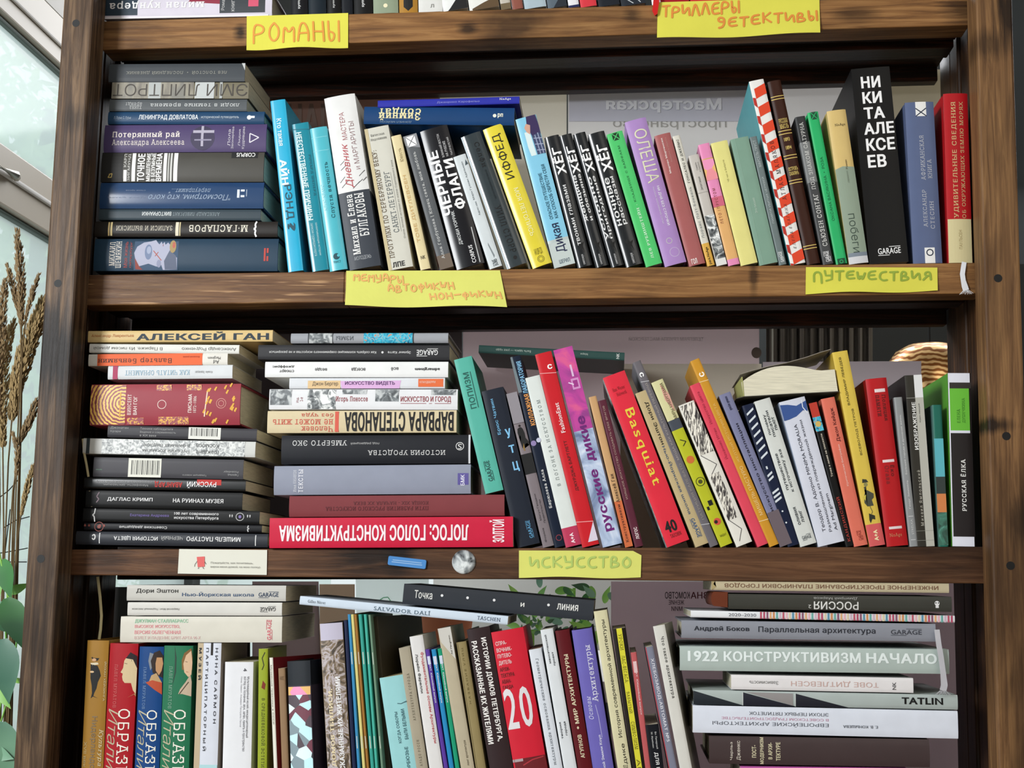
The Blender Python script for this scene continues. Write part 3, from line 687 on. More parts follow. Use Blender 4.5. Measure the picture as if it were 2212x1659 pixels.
def note(q, y, lines, col, w, label, m, curl=.004, cut=False):
    P = [W(q[i], q[i+1], y) for i in (0,2,4,6)]
    t = thing('paper_note', label, 'note', (P[0]+P[1]+P[2]+P[3])/4, 'handwritten section notes on the shelf edges')
    wob = R.uniform(0, 6)
    def pt(u, v):          # u right, v down
        p = (P[0].lerp(P[1], u)).lerp(P[3].lerp(P[2], u), v)
        p.y -= curl*(v**2)*(.55+.45*math.sin(u*7+wob)); p.z += .0009*math.sin(u*8+wob)*v; return p
    nu, nv = 24, 6; vs = []; fs = []
    for s in (0, .0004):
        for j in range(nv+1):
            for i in range(nu+1):
                u, v = i/nu, j/nv
                if cut and j == 0: u = min(u, .93) if i < nu else .93
                vs.append(pt(u, v)+Vector((0,s,0))-t.location)
    M = (nu+1)*(nv+1)
    for j in range(nv):
        for i in range(nu):
            a = j*(nu+1)+i; fs.append((a,a+1,a+nu+2,a+nu+1)); fs.append((M+a,M+a+nu+1,M+a+nu+2,M+a+1))
    rim = [i for i in range(nu+1)]+[j*(nu+1)+nu for j in range(1,nv+1)]+[nv*(nu+1)+i for i in range(nu-1,-1,-1)]+[j*(nu+1) for j in range(nv-1,0,-1)]
    for a, b in zip(rim, rim[1:]+rim[:1]): fs.append((a,b,M+b,M+a))
    link('paper', mesh('paper', vs, fs, recalc=False), t, [m])
    vs = []; fs = []
    sx = 1/((P[1]-P[0]).length); sy = 1/((P[3]-P[0]).length)
    def strip(pp, r):
        q = []
        for i, p in enumerate(pp):
            a, b = pp[max(i-1, 0)], pp[min(i+1, len(pp)-1)]; dx, dy = (b[0]-a[0])/sx, (b[1]-a[1])/sy; l = math.hypot(dx, dy) or 1
            q.append((p, dx/l, dy/l))
        (p, dx, dy) = q[0]; q.insert(0, ((p[0]-dx*r*sx*.7, p[1]-dy*r*sy*.7), dx*.5, dy*.5)); (p, dx, dy) = q[-1]; q.append(((p[0]+dx*r*sx*.7, p[1]+dy*r*sy*.7), dx*.5, dy*.5))
        strip.k += 1; o = len(vs)
        for p, dx, dy in q:
            for s in (1, -1): vs.append(pt(p[0]-dy*r*sx*s, p[1]+dx*r*sy*s)+Vector((0,-.0005-.00003*(strip.k % 9),0))-t.location)
        for i in range(len(q)-1): a = o+2*i; fs.append((a,a+1,a+3,a+2))
    strip.k = 0
    for txt, u0, u1, v0, v1, dv in lines:    # dv: how much the line climbs
        n = len(txt)
        for i, ch in enumerate(txt):
            cw = (u1-u0)/n; ox = u0+cw*i; oy = dv*i/n; jy = R.uniform(-.03,.03); sc = R.uniform(.92,1.06)
            for st in HW.get(ch.upper(), []):
                pp = [(ox+cw*.74*x, v1-oy+jy-(v1-v0)*yy*sc) for x, yy in st]
                if len(pp) > 3:
                    for _ in range(2):
                        q2 = [pp[0]]
                        for a, b in zip(pp, pp[1:]): q2 += [(a[0]*.75+b[0]*.25, a[1]*.75+b[1]*.25), (a[0]*.25+b[0]*.75, a[1]*.25+b[1]*.75)]
                        pp = q2+[pp[-1]]
                strip(pp, w/2)
    o = link('handwriting', mesh('handwriting', vs, fs, recalc=False), t, [ink(col)])
    return t
note((533,35, 752,28, 752,103, 533,108), -.0012, [('РОМАНЫ', .07,.95,.22,.78,-.04)], 'd8923c', .0026, 'yellow note with one large orange handwritten word at the top shelf edge', m_note)
note((1421,5, 1770,-6, 1771,73, 1419,85), -.0012, [('ТРИЛЛЕРЫ', .03,.52,.12,.44,.10), ('ДЕТЕКТИВЫ', .37,1.0,.45,.72,.08)], 'd8883a', .0027, 'yellow note with two orange handwritten lines beside the red cloth', m_note)
note((748,585, 1080,584, 1096,664, 747,662), -.0012, [('МЕМУАРЫ', .05,.38,.08,.28,-.03), ('АВТОФИКШН', .27,.70,.40,.58,.09), ('НОН-ФИКШН', .53,.99,.62,.79,.05)], 'dba65c', .0021, 'pale yellow note with three faint orange lines and a bent corner', m_note2, .006)
note((1741,577, 2025,578, 2025,629, 1740,635), -.0012, [('ПУТЕШЕСТВИЯ', .06,.97,.16,.52,.0)], '8fa43c', .0026, 'yellow note with green handwriting near the white ribbon', m_note)
note((1121,1189, 1386,1190, 1384,1248, 1121,1247), -.0012, [('ИСКУССТВО', .09,.94,.26,.66,.06)], 'a9bf62', .0026, 'pale yellow note with pale green handwriting and a clipped corner', m_note2, .002, True)
# printed bookmark stuck on the board
o, P = sheet('bookmark', (387,1186, 577,1188, 576,1242, 384,1239), -.0016, 'd9d8cc', 'off-white printed bookmark with a small walking red book drawn on it', 'bookmark', m=mat('d6d5c8', .8, .03))
def onp(name, pts, y, h, parent, loc): return link(name, mesh(name, [W(a, b, y)-loc for a, b in pts], [tuple(range(len(pts)))], recalc=False), parent, [ink(h)])
onp('printed_book', [(425,1203),(442,1202),(442,1224),(427,1225)], -.0022, 'd4605c', o, o.location)
strokes('printed_limbs', [[(426,1212),(421,1219),(420,1224)],[(442,1213),(445,1219)],[(429,1225),(429,1228),(427,1228)],[(438,1224),(439,1228),(441,1228)]], -.0023, .0005, '4a4240', o, o.location)
P2 = [p+Vector((0,-.0006,0)) for p in P]
A_, C_ = P2[1]-P2[0], P2[3]-P2[0]
TEXTQ.append((o, [('Пожалуйста, как почитаешь,', 0, (.37,.85,.50,.60), '6a6a62', ''), ('верни меня домой, на мою полку)', 0, (.37,.93,.66,.76), '6a6a62', '')], True, 1, 1, lambda a, c, yy, o=o: P2[0]+A_*a+C_*c+Vector((0,yy,0))-o.location, lambda c: 0))
# blue magnet and round moon badge
def slab(name, px, w, h, ang, y, th, r, m, label, cat):
    c = W(px[0], px[1], y); pts = []
    for sx, sy, a0 in ((1,1,0),(-1,1,90),(-1,-1,180),(1,-1,270)):
        for k in range(6):
            a = math.radians(a0+k*18); pts.append((sx*(w/2-r)+r*math.cos(a), sy*(h/2-r)+r*math.sin(a)))
    ca, sa = math.cos(math.radians(ang)), math.sin(math.radians(ang)); vs = []; n = len(pts)
    for yy, k in ((0,1),(-th*.8,1),(-th,.985)):
        for a, b in pts: a, b = a*k, b*k; vs.append((a*ca-b*sa, yy, a*sa+b*ca))
    fs = [tuple(range(2*n,3*n))]+[(j*n+i, j*n+(i+1)%n, (j+1)*n+(i+1)%n, (j+1)*n+i) for j in (0,1) for i in range(n)]
    t = thing(name, label, cat, c); link('body', mesh('body', vs, fs), t, [m]); return t, ca, sa
m_blue = mat('4a86c4', .25, .12)
t, ca, sa = slab('fridge_magnet', (880,1215), .0475, .0112, -5.5, -.0002, .003, .002, m_blue, 'small blue glossy plastic magnet with worn white print', 'magnet')
vs = []; fs = []
for k, (z, w_) in enumerate(((.0012,.036),(-.0012,.038))):
    o = len(vs); 
    for a, b in ((-w_/2,z+.0006),(w_/2,z+.0006),(w_/2,z-.0006),(-w_/2,z-.0006)): vs.append((a*ca-b*sa, -.0032, a*sa+b*ca))
    fs.append((o,o+1,o+2,o+3))
link('worn_print', mesh('worn_print', vs, fs, recalc=False), t, [ink('86abd2')])
vs = []; fs = []; n = 40; rr = .0146
for j in range(6):
    f = j/5*math.pi/2
    for k in range(n): vs.append((rr*math.cos(f)**.6*math.cos(2*math.pi*k/n) if j < 5 else 0, -.004*math.sin(f), rr*math.cos(f)**.6*math.sin(2*math.pi*k/n) if j < 5 else 0))
for j in range(5):
    for k in range(n): fs.append((j*n+k, j*n+(k+1)%n, (j+1)*n+(k+1)%n, (j+1)*n+k))
t = thing('round_badge', 'round grey badge printed with a cratered moon', 'badge', W(1002,1214,-.0004))
link('dome', mesh('dome', vs, fs, smooth=True), t, [pat('moon')])

# ribbons and cords
def ribbon(label, pts, y, w, h, frill=True, name='ribbon', cat='ribbon'):
    p = [W(a, b, y-(.002 if i else 0)) for i, (a, b) in enumerate(pts)]; t = thing(name, label, cat, p[0]); vs = []; fs = []
    for i, q in enumerate(p):
        d_ = (p[min(i+1,len(p)-1)]-p[max(i-1,0)]).normalized(); n_ = Vector((-d_.z,0,d_.x))*w/2*(1 if i < len(p)-2 or not frill else 1.25)
        for s in (0,.0006): vs += [q+n_+Vector((0,s,0))-p[0], q-n_+Vector((0,s,0))-p[0]]
    for i in range(len(p)-1):
        a = i*4; fs += [(a,a+1,a+5,a+4),(a+2,a+6,a+7,a+3),(a,a+4,a+6,a+2),(a+1,a+3,a+7,a+5)]
    link('band', mesh('band', vs, fs, smooth=True), t, [mat(h, .6, .12)])
    if frill:
        vs = []; fs = []; e = p[-1]
        for k in range(14):
            u = k/13-.5; s0 = e+Vector((u*w*1.1,-.0003*(k%3),0))-p[0]; e0 = e+Vector((u*w*2.8,-.001*(k%2),-.0035-.002*R.random()))-p[0]
            v_, f_ = tube([s0, e0], .00025, 4); fs += [tuple(len(vs)+i for i in f) for f in f_]; vs += v_
        o = link('frayed_end', mesh('frayed_end', vs, fs), t, [mat(h, .7, .12)]); o['kind'] = 'stuff'
    return t
ribbon('white bookmark ribbon with a frayed end hanging from the red sea book', [(2083,566),(2081,578),(2079,592),(2081,606),(2084,618),(2087,627)], -.001, .0058, 'dfe1e6')
ribbon('silver grey bookmark ribbon hanging over the pale green lying book', [(2024,1360),(2028,1392),(2033,1420),(2037,1450),(2040,1480),(2037,1492)], -.004, .0062, 'b9b8bd')
def cord(label, pts, y, r, h, name='cord'):
    p = [W(a, b, y) for a, b in pts]; vs, fs = tube([q-p[0] for q in p], r, 6); o = link(name, mesh(name, vs, fs, smooth=True), None, [mat(h, .7)]); o.location = p[0]; return tag(o, label, 'cord')
cord('cream cord hanging straight beside the ochre book under the middle board', [(211,1246),(216,1290),(219,1330),(217,1360),(214,1381)], .03, .0019, 'c9bd93')
cord('short cream cord at the post beside the black lying books', [(179,948),(181,975),(187,1005),(191,1030)], .004, .0016, 'b9ad86')
cord('dull cream cord end between the lowest black lying books', [(194,1060),(199,1095)], .004, .0016, '8d846a')

# ------------------------------------------------------------------ dried reeds and houseplant by the window
m_reed = mat('8a7355', .9, .35); m_reed2 = mat('a08860', .9, .3); m_stem = mat('6e5c42', .8)
def reed(label, pts, y, w, n, up=1.0, m=m_reed, sc=1.0):
    """pts: pixel line from tip down; first part of it carries the plume"""
    p = [W(a, b, y) for a, b in pts]; base = p[-1]+Vector((0,0,0)); t = thing('dried_reed', label, 'dried reed', base, 'dried reeds by the window')
    foot = [Vector((p[-1].x+.01, y, p[-1].z-.25)), Vector((p[-1].x+.02, y, .0))]
    vs, fs = tube([q-base for q in p+foot], [.0006]+[.0011]*(len(p)-1)+[.0018,.002], 5); link('stem', mesh('stem', vs, fs, smooth=True), t, [m_stem])
    vs = []; fs = []
    lens = [0]
    for a, b in zip(p, p[1:]): lens.append(lens[-1]+(b-a).length)
    head = lens[-1]*up
    for i in range(int(n*1.5)):
        s = head*R.random()**.8; k = max(j for j in range(len(p)-1) if lens[j] <= s); q = p[k].lerp(p[k+1], (s-lens[k])/(lens[k+1]-lens[k]))
        ax = (p[k]-p[k+1]).normalized(); rad = w*math.sin(min(1, s/head+.12)*math.pi*.88)**.7
        side = Vector((R.gauss(0,1), R.gauss(0,1), R.gauss(0,.3))).normalized(); off = side*rad*R.random()**.6
        dir_ = (ax*1.5+side*.55+Vector((0,0,R.uniform(-.1,.4)))).normalized(); ln = .0085*sc*R.uniform(.6,1.3); wd_ = dir_.cross(Vector((R.random(),1,R.random()))).normalized()*.0014*sc
        c = q+off-base; o = len(vs); vs += [c-dir_*ln/2, c+wd_, c+dir_*ln/2, c-wd_]; fs.append((o,o+1,o+2,o+3))
    o = link('seed_head', mesh('seed_head', vs, fs, recalc=False), t, [m]); o['kind'] = 'stuff'
reed('tall upright brown reed plume reaching highest against the glass', [(37,492),(40,540),(44,590),(46,640),(47,700),(44,800),(38,950),(30,1200)], .13, .007, 420, .30)
reed('thick leaning brown reed plume disappearing behind the wooden post', [(99,640),(78,700),(56,760),(36,830),(26,900),(18,1000),(10,1200)], .14, .013, 1500, .48, m_reed2, 1.2)
reed('slim reed plume branching towards the post above the thick one', [(84,592),(74,620),(64,655),(56,685),(48,760),(44,900)], .12, .004, 170, .34)
reed('small drooping reed plume branching out above the thick one', [(14,570),(24,600),(32,640),(44,690),(48,780),(46,900)], .135, .005, 200, .36)
reed('brown reed plume cut by the photograph edge', [(12,600),(4,660),(0,730),(-4,820),(-2,900),(0,1100)], .125, .009, 700, .6)
reed('wide reed plume leaning over at the window side', [(30,690),(14,740),(6,800),(4,870),(6,960),(8,1150)], .15, .010, 800, .6, m_reed2)
reed('lower reed plume hanging beside the post', [(80,860),(66,905),(50,940),(38,960),(30,1060)], .13, .006, 300, .5)
reed('sparse dark reed plume in front of the bright glass', [(28,935),(38,970),(36,1010),(28,1060),(20,1180)], .11, .004, 160, .4)
reed('short tan reed plume leaning against the post low down', [(72,1005),(62,1040),(52,1080),(44,1120),(34,1200)], .12, .004, 260, .55, m_reed2)
# plant support wires
t = thing('wire_trellis', 'thin dark wire trellis behind the reeds and leaves', 'trellis', W(40,1150,.2))
for ln in ([(8,1140),(34,1124),(64,1116)],[(-6,1196),(30,1190),(60,1184)],[(0,1214),(30,1214),(58,1214)],[(22,1100),(10,1200),(0,1330)],[(-8,1080),(18,1060),(40,1036)]):
    vs, fs = tube([W(a, b, .2)-t.location for a, b in ln], .0008, 5); link('wire', mesh('wire', vs, fs), t, [m_screw])
# glossy climbing plant
def leafgeo(L, w_, fold=.18, droop=.25, n=10):
    vs = []; fs = []
    for i in range(n+1):
        s = i/n; hw = w_/2*math.sin(math.pi*min(1, s*.97+.03)**.75)*(1-.25*s); 
        if i == n: hw = .0003
        z = -droop*L*s*s; vs += [(-hw, s*L, z+fold*hw), (0, s*L, z-0.0), (hw, s*L, z+fold*hw)]
    for i in range(n):
        a = 3*i; fs += [(a,a+1,a+4,a+3),(a+1,a+2,a+5,a+4)]
    return vs, fs
m_leafd = leafmat('glossy_dark_leaf', '1f4a2a', '3c7a3a'); m_leafl = leafmat('fresh_green_leaf', '5d9a38', '8fbf55'); m_leafp = leafmat('grey_green_leaf', '3c6a55', '6f9a7c')
def leaf(parent, px, tip, y, wr, m, roll=0, yt=None):
    a = W(px[0], px[1], y); b = W(tip[0], tip[1], yt if yt else y-.01); L = (b-a).length; vs, fs = leafgeo(L, L*wr)
    Yv = (b-a).normalized(); Zv = Vector((0,-1,0)); Xv = Yv.cross(Zv).normalized(); Zv = Xv.cross(Yv); rm = Matrix.Rotation(math.radians(roll), 3, Yv)
    Xv, Zv = rm @ Xv, rm @ Zv; base = parent.location
    link('leaf', mesh('leaf', [a+Xv*v[0]+Yv*v[1]+Zv*(v[2]*.6)-base for v in vs], fs, smooth=True, recalc=False), parent, [m])
t = thing('climbing_plant', 'glossy green climbing plant hanging beside the wooden post', 'plant', W(20,1640,.1))
for ln in ([(-10,1150),(4,1220),(16,1285),(28,1300),(48,1308)], [(16,1285),(12,1350),(14,1420),(6,1500),(-6,1560)], [(44,1330),(30,1430),(20,1500),(2,1560)], [(-10,1560),(20,1600),(24,1680)]):
    vs, fs = tube([W(a, b, .1)-t.location for a, b in ln], .0012, 5); link('stem', mesh('stem', vs, fs, smooth=True), t, [m_leafl])
for px, tip, y, wr, m, rl in (((6,1208),(16,1292),.10,.62,m_leafd,15), ((14,1292),(50,1400),.07,.55,m_leafd,-20), ((18,1280),(62,1262),.12,.4,m_leafl,10), ((20,1300),(-16,1340),.08,.7,m_leafp,0),
        ((-12,1345),(40,1362),.10,.45,m_leafd,20), ((8,1380),(14,1520),.06,.5,m_leafp,-10), ((16,1395),(32,1480),.09,.5,m_leafl,-50), ((26,1468),(60,1474),.1,.35,m_leafl,30),
        ((-8,1480),(18,1530),.1,.5,m_leafl,0), ((-14,1560),(30,1650),.08,.6,m_leafp,10), ((4,1560),(20,1690),.07,.5,m_leafp,-20), ((-20,1620),(24,1640),.07,.6,m_leafp,0), ((-10,1240),(-4,1290),.12,.6,m_leafl,0), ((-20,1500),(0,1450),.11,.6,m_leafl,0)):
    leaf(t, px, tip, y, wr, m, rl)
# plants behind the lower compartment
t = thing('houseplant', 'green broad-leaved houseplant behind the black lying book', 'plant', Vector((W(1230,1420,.75).x,.75,CT)))
for k in range(44):
    x = R.uniform(1110, 1318); y_ = R.uniform(1262, 1390); a = R.uniform(0, 6.28)
    leaf(t, (x, y_), (x+R.uniform(28,44)*math.cos(a), y_+R.uniform(28,44)*math.sin(a)), R.uniform(.6,.8), .5, [m_leafp, m_leafl, m_leafl, m_leafd][k % 4], R.uniform(-40,40))
vs, fs = tube([W(1240,1270,.75)-t.location, W(1236,1420,.75)-t.location, Vector((W(1236,1420,.75).x,.75,CT))-t.location], .003, 6); link('stem', mesh('stem', vs, fs), t, [m_leafl])
t = thing('small_plant', 'small feathery green plant behind the white city book', 'plant', Vector((W(1150,1400,.4).x,.4,CT)))
for k in range(22):
    x = R.uniform(1122, 1185); y_ = R.uniform(1336, 1372); a = R.uniform(-2.6, -.4)
    leaf(t, (x, y_), (x+14*math.cos(a), y_+14*math.sin(a)), R.uniform(.36,.42), .5, [m_leafl, m_leafd][k % 2], R.uniform(-40,40))
vs, fs = tube([W(1150,1360,.4)-t.location, Vector((W(1150,1460,.4).x,.4,CT))-t.location], .003, 6); link('stem', mesh('stem', vs, fs), t, [m_leafl])
# terracotta pot glimpse behind
t = thing('clay_pot', 'terracotta pot behind the white lying book', 'pot', Vector((W(962,1420,.55).x,.55,CT)))
vs, fs = lathe([(.0,-.0),(.034,.0),(.040,.05),(.046,.105),(.050,.105),(.050,.122),(.044,.122),(.042,.1),(0,.1)], 28)
link('pot', mesh('pot', vs, fs, smooth=True), t, [mat('9a5f45', .85)])
# red cloth over the top board
t = thing('red_cloth', 'small bright red cloth bag hanging over the top board by the yellow note', 'cloth', W(1416,10,-.001))
pts = [(1421,-30),(1424,4),(1420,30),(1414,34),(1409,24),(1411,6),(1414,-30)]
vs = [W(a, b, yy)-t.location for yy in (-.006,-.0005) for a, b in pts]; n = 7
link('fold', mesh('fold', vs, [tuple(range(n)), tuple(range(2*n-1,n-1,-1))]+[(i,(i+1)%n,n+(i+1)%n,n+i) for i in range(n)], smooth=True), t, [mat('c5161b', .6)])
# ------------------------------------------------------------------ upper row: lying stack
GA = 'books lying in the stack of the upper row'
B((206,514,602,516,598,584,200,586),'2d4153','dark blue hardback with a printed pale face, lowest of the upper stack',
  [('МИХАИЛ',90,.085,.115,.1,.85,'cfc9c0','b'),('ШЕМЯКИН',90,.12,.15,.08,.92,'cfc9c0','b'),('Моя жизнь',90,.165,.185,.1,.9,'a5453f'),('петербург',90,.195,.21,.1,.9,'a5453f')],
  [('r',.22,.46,.08,.98,'39506a'),('p',[(.22,.45),(.235,.25),(.27,.12),(.31,.08),(.335,.04),(.345,.12),(.355,.18),(.366,.09),(.372,.17),(.382,.10),(.388,.19),(.402,.12),(.415,.2),(.42,.4),(.435,.5),(.455,.6),(.455,.96),(.38,.97),(.37,.82),(.345,.87),(.30,.78),(.25,.86),(.23,.7)],'a6a8bc'),('p',[(.415,.35),(.45,.55),(.455,.96),(.39,.96),(.385,.7)],'5c6478'),('e',.298,.42,.020,.24,'717f9c'),('e',.30,.36,.012,.12,'9aa3ba'),('e',.357,.78,.012,.12,'8a8ea6'),('l',[(.325,.38),(.37,.68)],.0011,'a8584a'),('l',[(.335,.55),(.352,.42)],.0009,'a8584a'),('l',[(.376,.17),(.376,.24)],.0006,'8a4a50'),('p',[(.225,.6),(.23,.95),(.27,.97),(.25,.86)],'8a4038'),('e',.43,.25,.018,.2,'a08a5c'),('e',.435,.2,.008,.1,'b85c52'),('r',.925,.935,.3,.7,'b5443c'),('r',.94,.95,.3,.45,'b5443c'),('r',.94,.95,.55,.7,'b5443c')],hard=1,grp=GA)
B((205,477,600,478,599,511,203,511),'33302e','black hardback with gold bands and a white brace, second lowest of the upper stack',
  [('М·ГАСПАРОВ',180,.52,.84,.25,.7,'d9d4c4','b'),('ЗАПИСИ И ВЫПИСКИ',180,.12,.43,.3,.62,'b9b3a4','b')],
  [('r',.075,.083,.05,.95,'cdb37a'),('r',.088,.098,.05,.95,'d8c48e'),('r',.445,.462,.05,.95,'d8d0b8'),('r',.466,.472,.05,.95,'cdbf94'),('l',[(.885,.0),(.878,.2),(.882,.42),(.872,.5),(.882,.58),(.878,.8),(.885,1)],.0022,'e4e4e4')],hard=1,grp=GA)
B((215,451,564,452,562,476,212,475),'3c474e','slate grey paperback with upside-down grey and white capitals in the upper stack',
  [('АЛЕКСАНДР ЛИВЕРГАНТ',180,.46,.75,.25,.62,'8d9aa0'),('ВИКТОРИАНКИ',180,.27,.45,.25,.62,'d7dcdc','b')],grp=GA)
B((218,394,570,393,568,450,213,450),'2c4468','glossy navy hardback with upside-down italic words in the upper stack',
  [('"Посмотрим, кто кого',180,.30,.80,.42,.70,'8fa0b8','i'),('переупрямит..."',180,.42,.68,.20,.42,'8fa0b8','i'),('ЕЛЕНА ШВАРЦ',180,.05,.28,.55,.6,'7d8ca6'),('стихи проза',180,.16,.28,.28,.33,'7d8ca6')],
  [('r',.84,.855,.28,.6,'d0d6dd'),('r',.862,.885,.28,.36,'d0d6dd'),('r',.862,.885,.5,.58,'d0d6dd'),('r',.895,.9,.28,.55,'9aa6b6')],hard=1,rough=.16,grp=GA)
B((220,329,570,328,569,392,217,393),'4c4a45','charcoal hardback with vertical white block capitals in the upper stack',
  [('КАРЛ',90,.14,.157,.05,.5,'d0d0cc'),('ЗИГМУНД',90,.165,.182,.05,.98,'d0d0cc'),('ТОЧНОЕ',90,.225,.27,.04,.98,'eeeeea','B'),('МЫШЛЕНИЕ',90,.28,.305,.02,.98,'e4e4e0','B'),('В БЕЗУМНЫЕ',90,.31,.335,.02,.98,'e4e4e0','B'),('ВРЕМЕНА',90,.34,.375,.02,.98,'eeeeea','B'),('CORPUS',180,.83,.945,.02,.16,'e8e8e4','b')],
  [('r',0,.135,0,1,'2b2a29'),('r',.14,.16,.6,.98,'e8e8e4'),('r',.19,.212,.02,.98,'dfdfdb'),('r',.385,.405,.02,.98,'e0e0dc'),('r',.412,.42,.02,.98,'bdbdb8'),('r',.427,.438,.02,.98,'c6c6c2'),('r',.448,.472,.02,.98,'e6e6e2'),('r',.80,.96,.0,.2,'1f1f20'),('l',[(.05,.75),(.07,.72),(.065,.85),(.045,.85),(.06,.72)],.0012,'b79f5c')],hard=1,grp=GA)
B((226,269,575,267,575,327,223,329),'51456a','muted violet hardback with two white serif title lines in the upper stack',
  [('Потерянный рай',0,.05,.47,.25,.52,'dcd3cf','B'),('Александра Алексеева',0,.05,.5,.55,.80,'cfc6c4','b'),('Лола',90,.765,.782,.2,.8,'c6c0cc'),('Звонарёва',90,.787,.805,.1,.9,'c6c0cc'),('Лидия',90,.83,.845,.2,.8,'c6c0cc'),('Кудрявцева',90,.852,.872,.1,.9,'c6c0cc')],
  [('e',.61,.5,.075,None,'3e3850'),('r',.55,.68,.22,.32,'a9a4b4'),('r',.60,.615,.06,.8,'a9a4b4'),('r',.56,.665,.55,.6,'8f8aa0'),('l',[(.9,.35),(.955,.5),(.9,.68),(.9,.35)],.0013,'d8d4dc')],hard=1,grp=GA)
B((234,240,571,240,570,267,232,268),'2f4a68','thin blue hardback with a white title in the upper stack',
  [('Л. Лурье, С. Лурье',0,.04,.15,.4,.68,'9fb0c0'),('ЛЕНИНГРАД ДОВЛАТОВА',0,.2,.58,.28,.72,'e4eaee','b'),('исторический путеводитель',0,.6,.84,.35,.62,'b9c6d2')],
  [('e',.905,.5,.014,None,'e0e6ea'),('r',.915,.94,.38,.55,'e0e6ea')],hard=1,grp=GA)
B((237,214,534,214,532,240,235,240),'55595c','grey mottled paperback with upside-down white words in the upper stack',
  [('люди в темные времена',180,.30,.95,.28,.62,'c3c6c6'),('ханна',180,.15,.24,.55,.85,'b3b6b6'),('арендт',180,.12,.24,.22,.52,'b3b6b6')],[('n',.02,.1,0,1,'@marble')][:0],grp=GA)
B((242,178,538,177,536,213,241,213),'77715f','patchwork paperback with huge thin upside-down letters in the upper stack',
  [('ЭМИ ЛИПТРОТ',180,.01,.99,.1,.85,'4a4540','t')],
  [('n',.0,.28,0,1,'@tile'),('r',.27,.36,0,1,'a9adab'),('n',.36,.6,0,1,'@tile'),('r',.61,.75,0,1,'b6bab9'),('r',.79,.81,0,1,'a9adab')],grp=GA)
B((236,138,530,136,528,176,234,177),'45494d','dark grey paperback with small upside-down capitals on top of the upper stack',
  [('ЛЕВ ТОЛСТОЙ  •  ПОСЛЕДНИЙ ДНЕВНИК',180,.13,.87,.4,.62,'97978f')],[('p',[(.975,.0),(1,0),(1,.4)],'b9bcbc')],grp=GA)

# ------------------------------------------------------------------ upper row: standing books
GB = 'books standing on the upper row'
def b2(q, col, label, tx=(), pr=(), **k):
    k.setdefault('row', 2); k.setdefault('grp', GB); return B(q, col, label, tx, pr, **k)
b2((583,217,616,215,655,585,622,586),'27a9cf','bright cyan paperback with white and dark grey name, first beside the stack',
  [('Кто такая',270,.11,.27,.28,.62,'dcebef','b'),('АЙН',270,.35,.50,.22,.78,'e6f2f5','B'),('РЭНД',270,.50,.70,.25,.80,'2d4f5c','b'),('?',270,.72,.77,.28,.8,'2d4f5c','B')],rough=.25)
b2((628,267,668,265,709,585,676,586),'178597','deep teal glossy paperback with tall condensed white title and pages curled',
  [('НЕЕСТЕСТВЕННЫЕ ПРИЧИНЫ',270,.06,.66,.18,.50,'cfe6e8','B'),('РИЧАРД ШЕПЕРД',270,.22,.5,.72,.86,'0f5c6c'),('записки судмедэксперта',270,.68,.9,.25,.42,'a9d3d9'),('захватывающие истории',270,.68,.9,.55,.68,'a9d3d9')],[('l',[(.035,0),(.05,1)],.0008,'0f6272')],rough=.2)
b2((666,276,706,274,751,585,712,586),'4fb3c1','light turquoise hardback with a dark serif title, between teal and tall white',
  [('Спустя вечность',90,.25,.64,.55,.80,'22565f','b'),('КРИС КРАУС',90,.40,.58,.2,.36,'8fd3dc'),('текст',0,.935,.95,.28,.7,'2f6f79')],[('l',[(.07,.05),(.07,.95)],.0005,'8fd3dc'),('l',[(.165,.05),(.165,.95)],.0005,'8fd3dc'),('e',.905,.5,.022,None,'1f4a54'),('e',.90,.62,.01,None,'4fb3c1')],hard=1,rough=.25)
b2((697,208,768,205,822,579,756,582),'dcdcda','thick tall white and charcoal hardback with red handwritten word on its spine',
  [('МАСТЕРА',90,.10,.26,.40,.56,'a35a5e','t'),('Дневник',90,.28,.54,.30,.56,'b04a50','i'),('и МАРГАРИТЫ',90,.16,.44,.66,.82,'8c6a6c','t'),('Михаил и Елена',90,.575,.92,.2,.44,'dcdcda','B'),('БУЛГАКОВЫ',90,.575,.82,.50,.80,'dcdcda','B'),('МОЛОДЕЖЬ',0,.93,.955,.2,.75,'a9adb2','i')],
  [('l',[(.40,.2),(.38,.35)],.0007,'3a3a3c'),('l',[(.43,.2),(.405,.4)],.0007,'3a3a3c'),('l',[(.50,.12),(.47,.3)],.0007,'3a3a3c'),('l',[(.53,.15),(.49,.42)],.0007,'3a3a3c'),('l',[(.48,.75),(.45,.95)],.0007,'3a3a3c'),('l',[(.53,.6),(.50,.85)],.0007,'3a3a3c'),('l',[(.545,.5),(.51,.75)],.0007,'3a3a3c'),('l',[(.51,.85),(.49,.98)],.0007,'3a3a3c')],hard=1,bands=[(.56,'dcdcda'),(1,'43474e')],y=-.004)
b2((784,277,841,272,892,584,841,584),'c9c7bb','broad off-white paperback with brown serif capitals leaning on the charcoal spine',
  [('ПРОГУЛКИ ПО СЕРЕБРЯНОМУ ВЕКУ:',90,.16,.92,.14,.34,'6a5c49','b'),('САНКТ-ПЕТЕРБУРГ',90,.32,.75,.48,.70,'5f6668'),('Очень личные истории из жизни Серебряного века',90,.25,.80,.84,.92,'7d7d76'),('Вячеслав',0,.045,.062,.22,.78,'6c6c66'),('Недошивин',0,.075,.095,.18,.85,'6c6c66'),('ЛПЕ',0,.95,.985,.2,.7,'2d2d2d','B')],
  [('r',0,1,0,.14,'c2b48d'),('l',[(.33,.76),(.75,.78)],.0004,'7d7d76')])
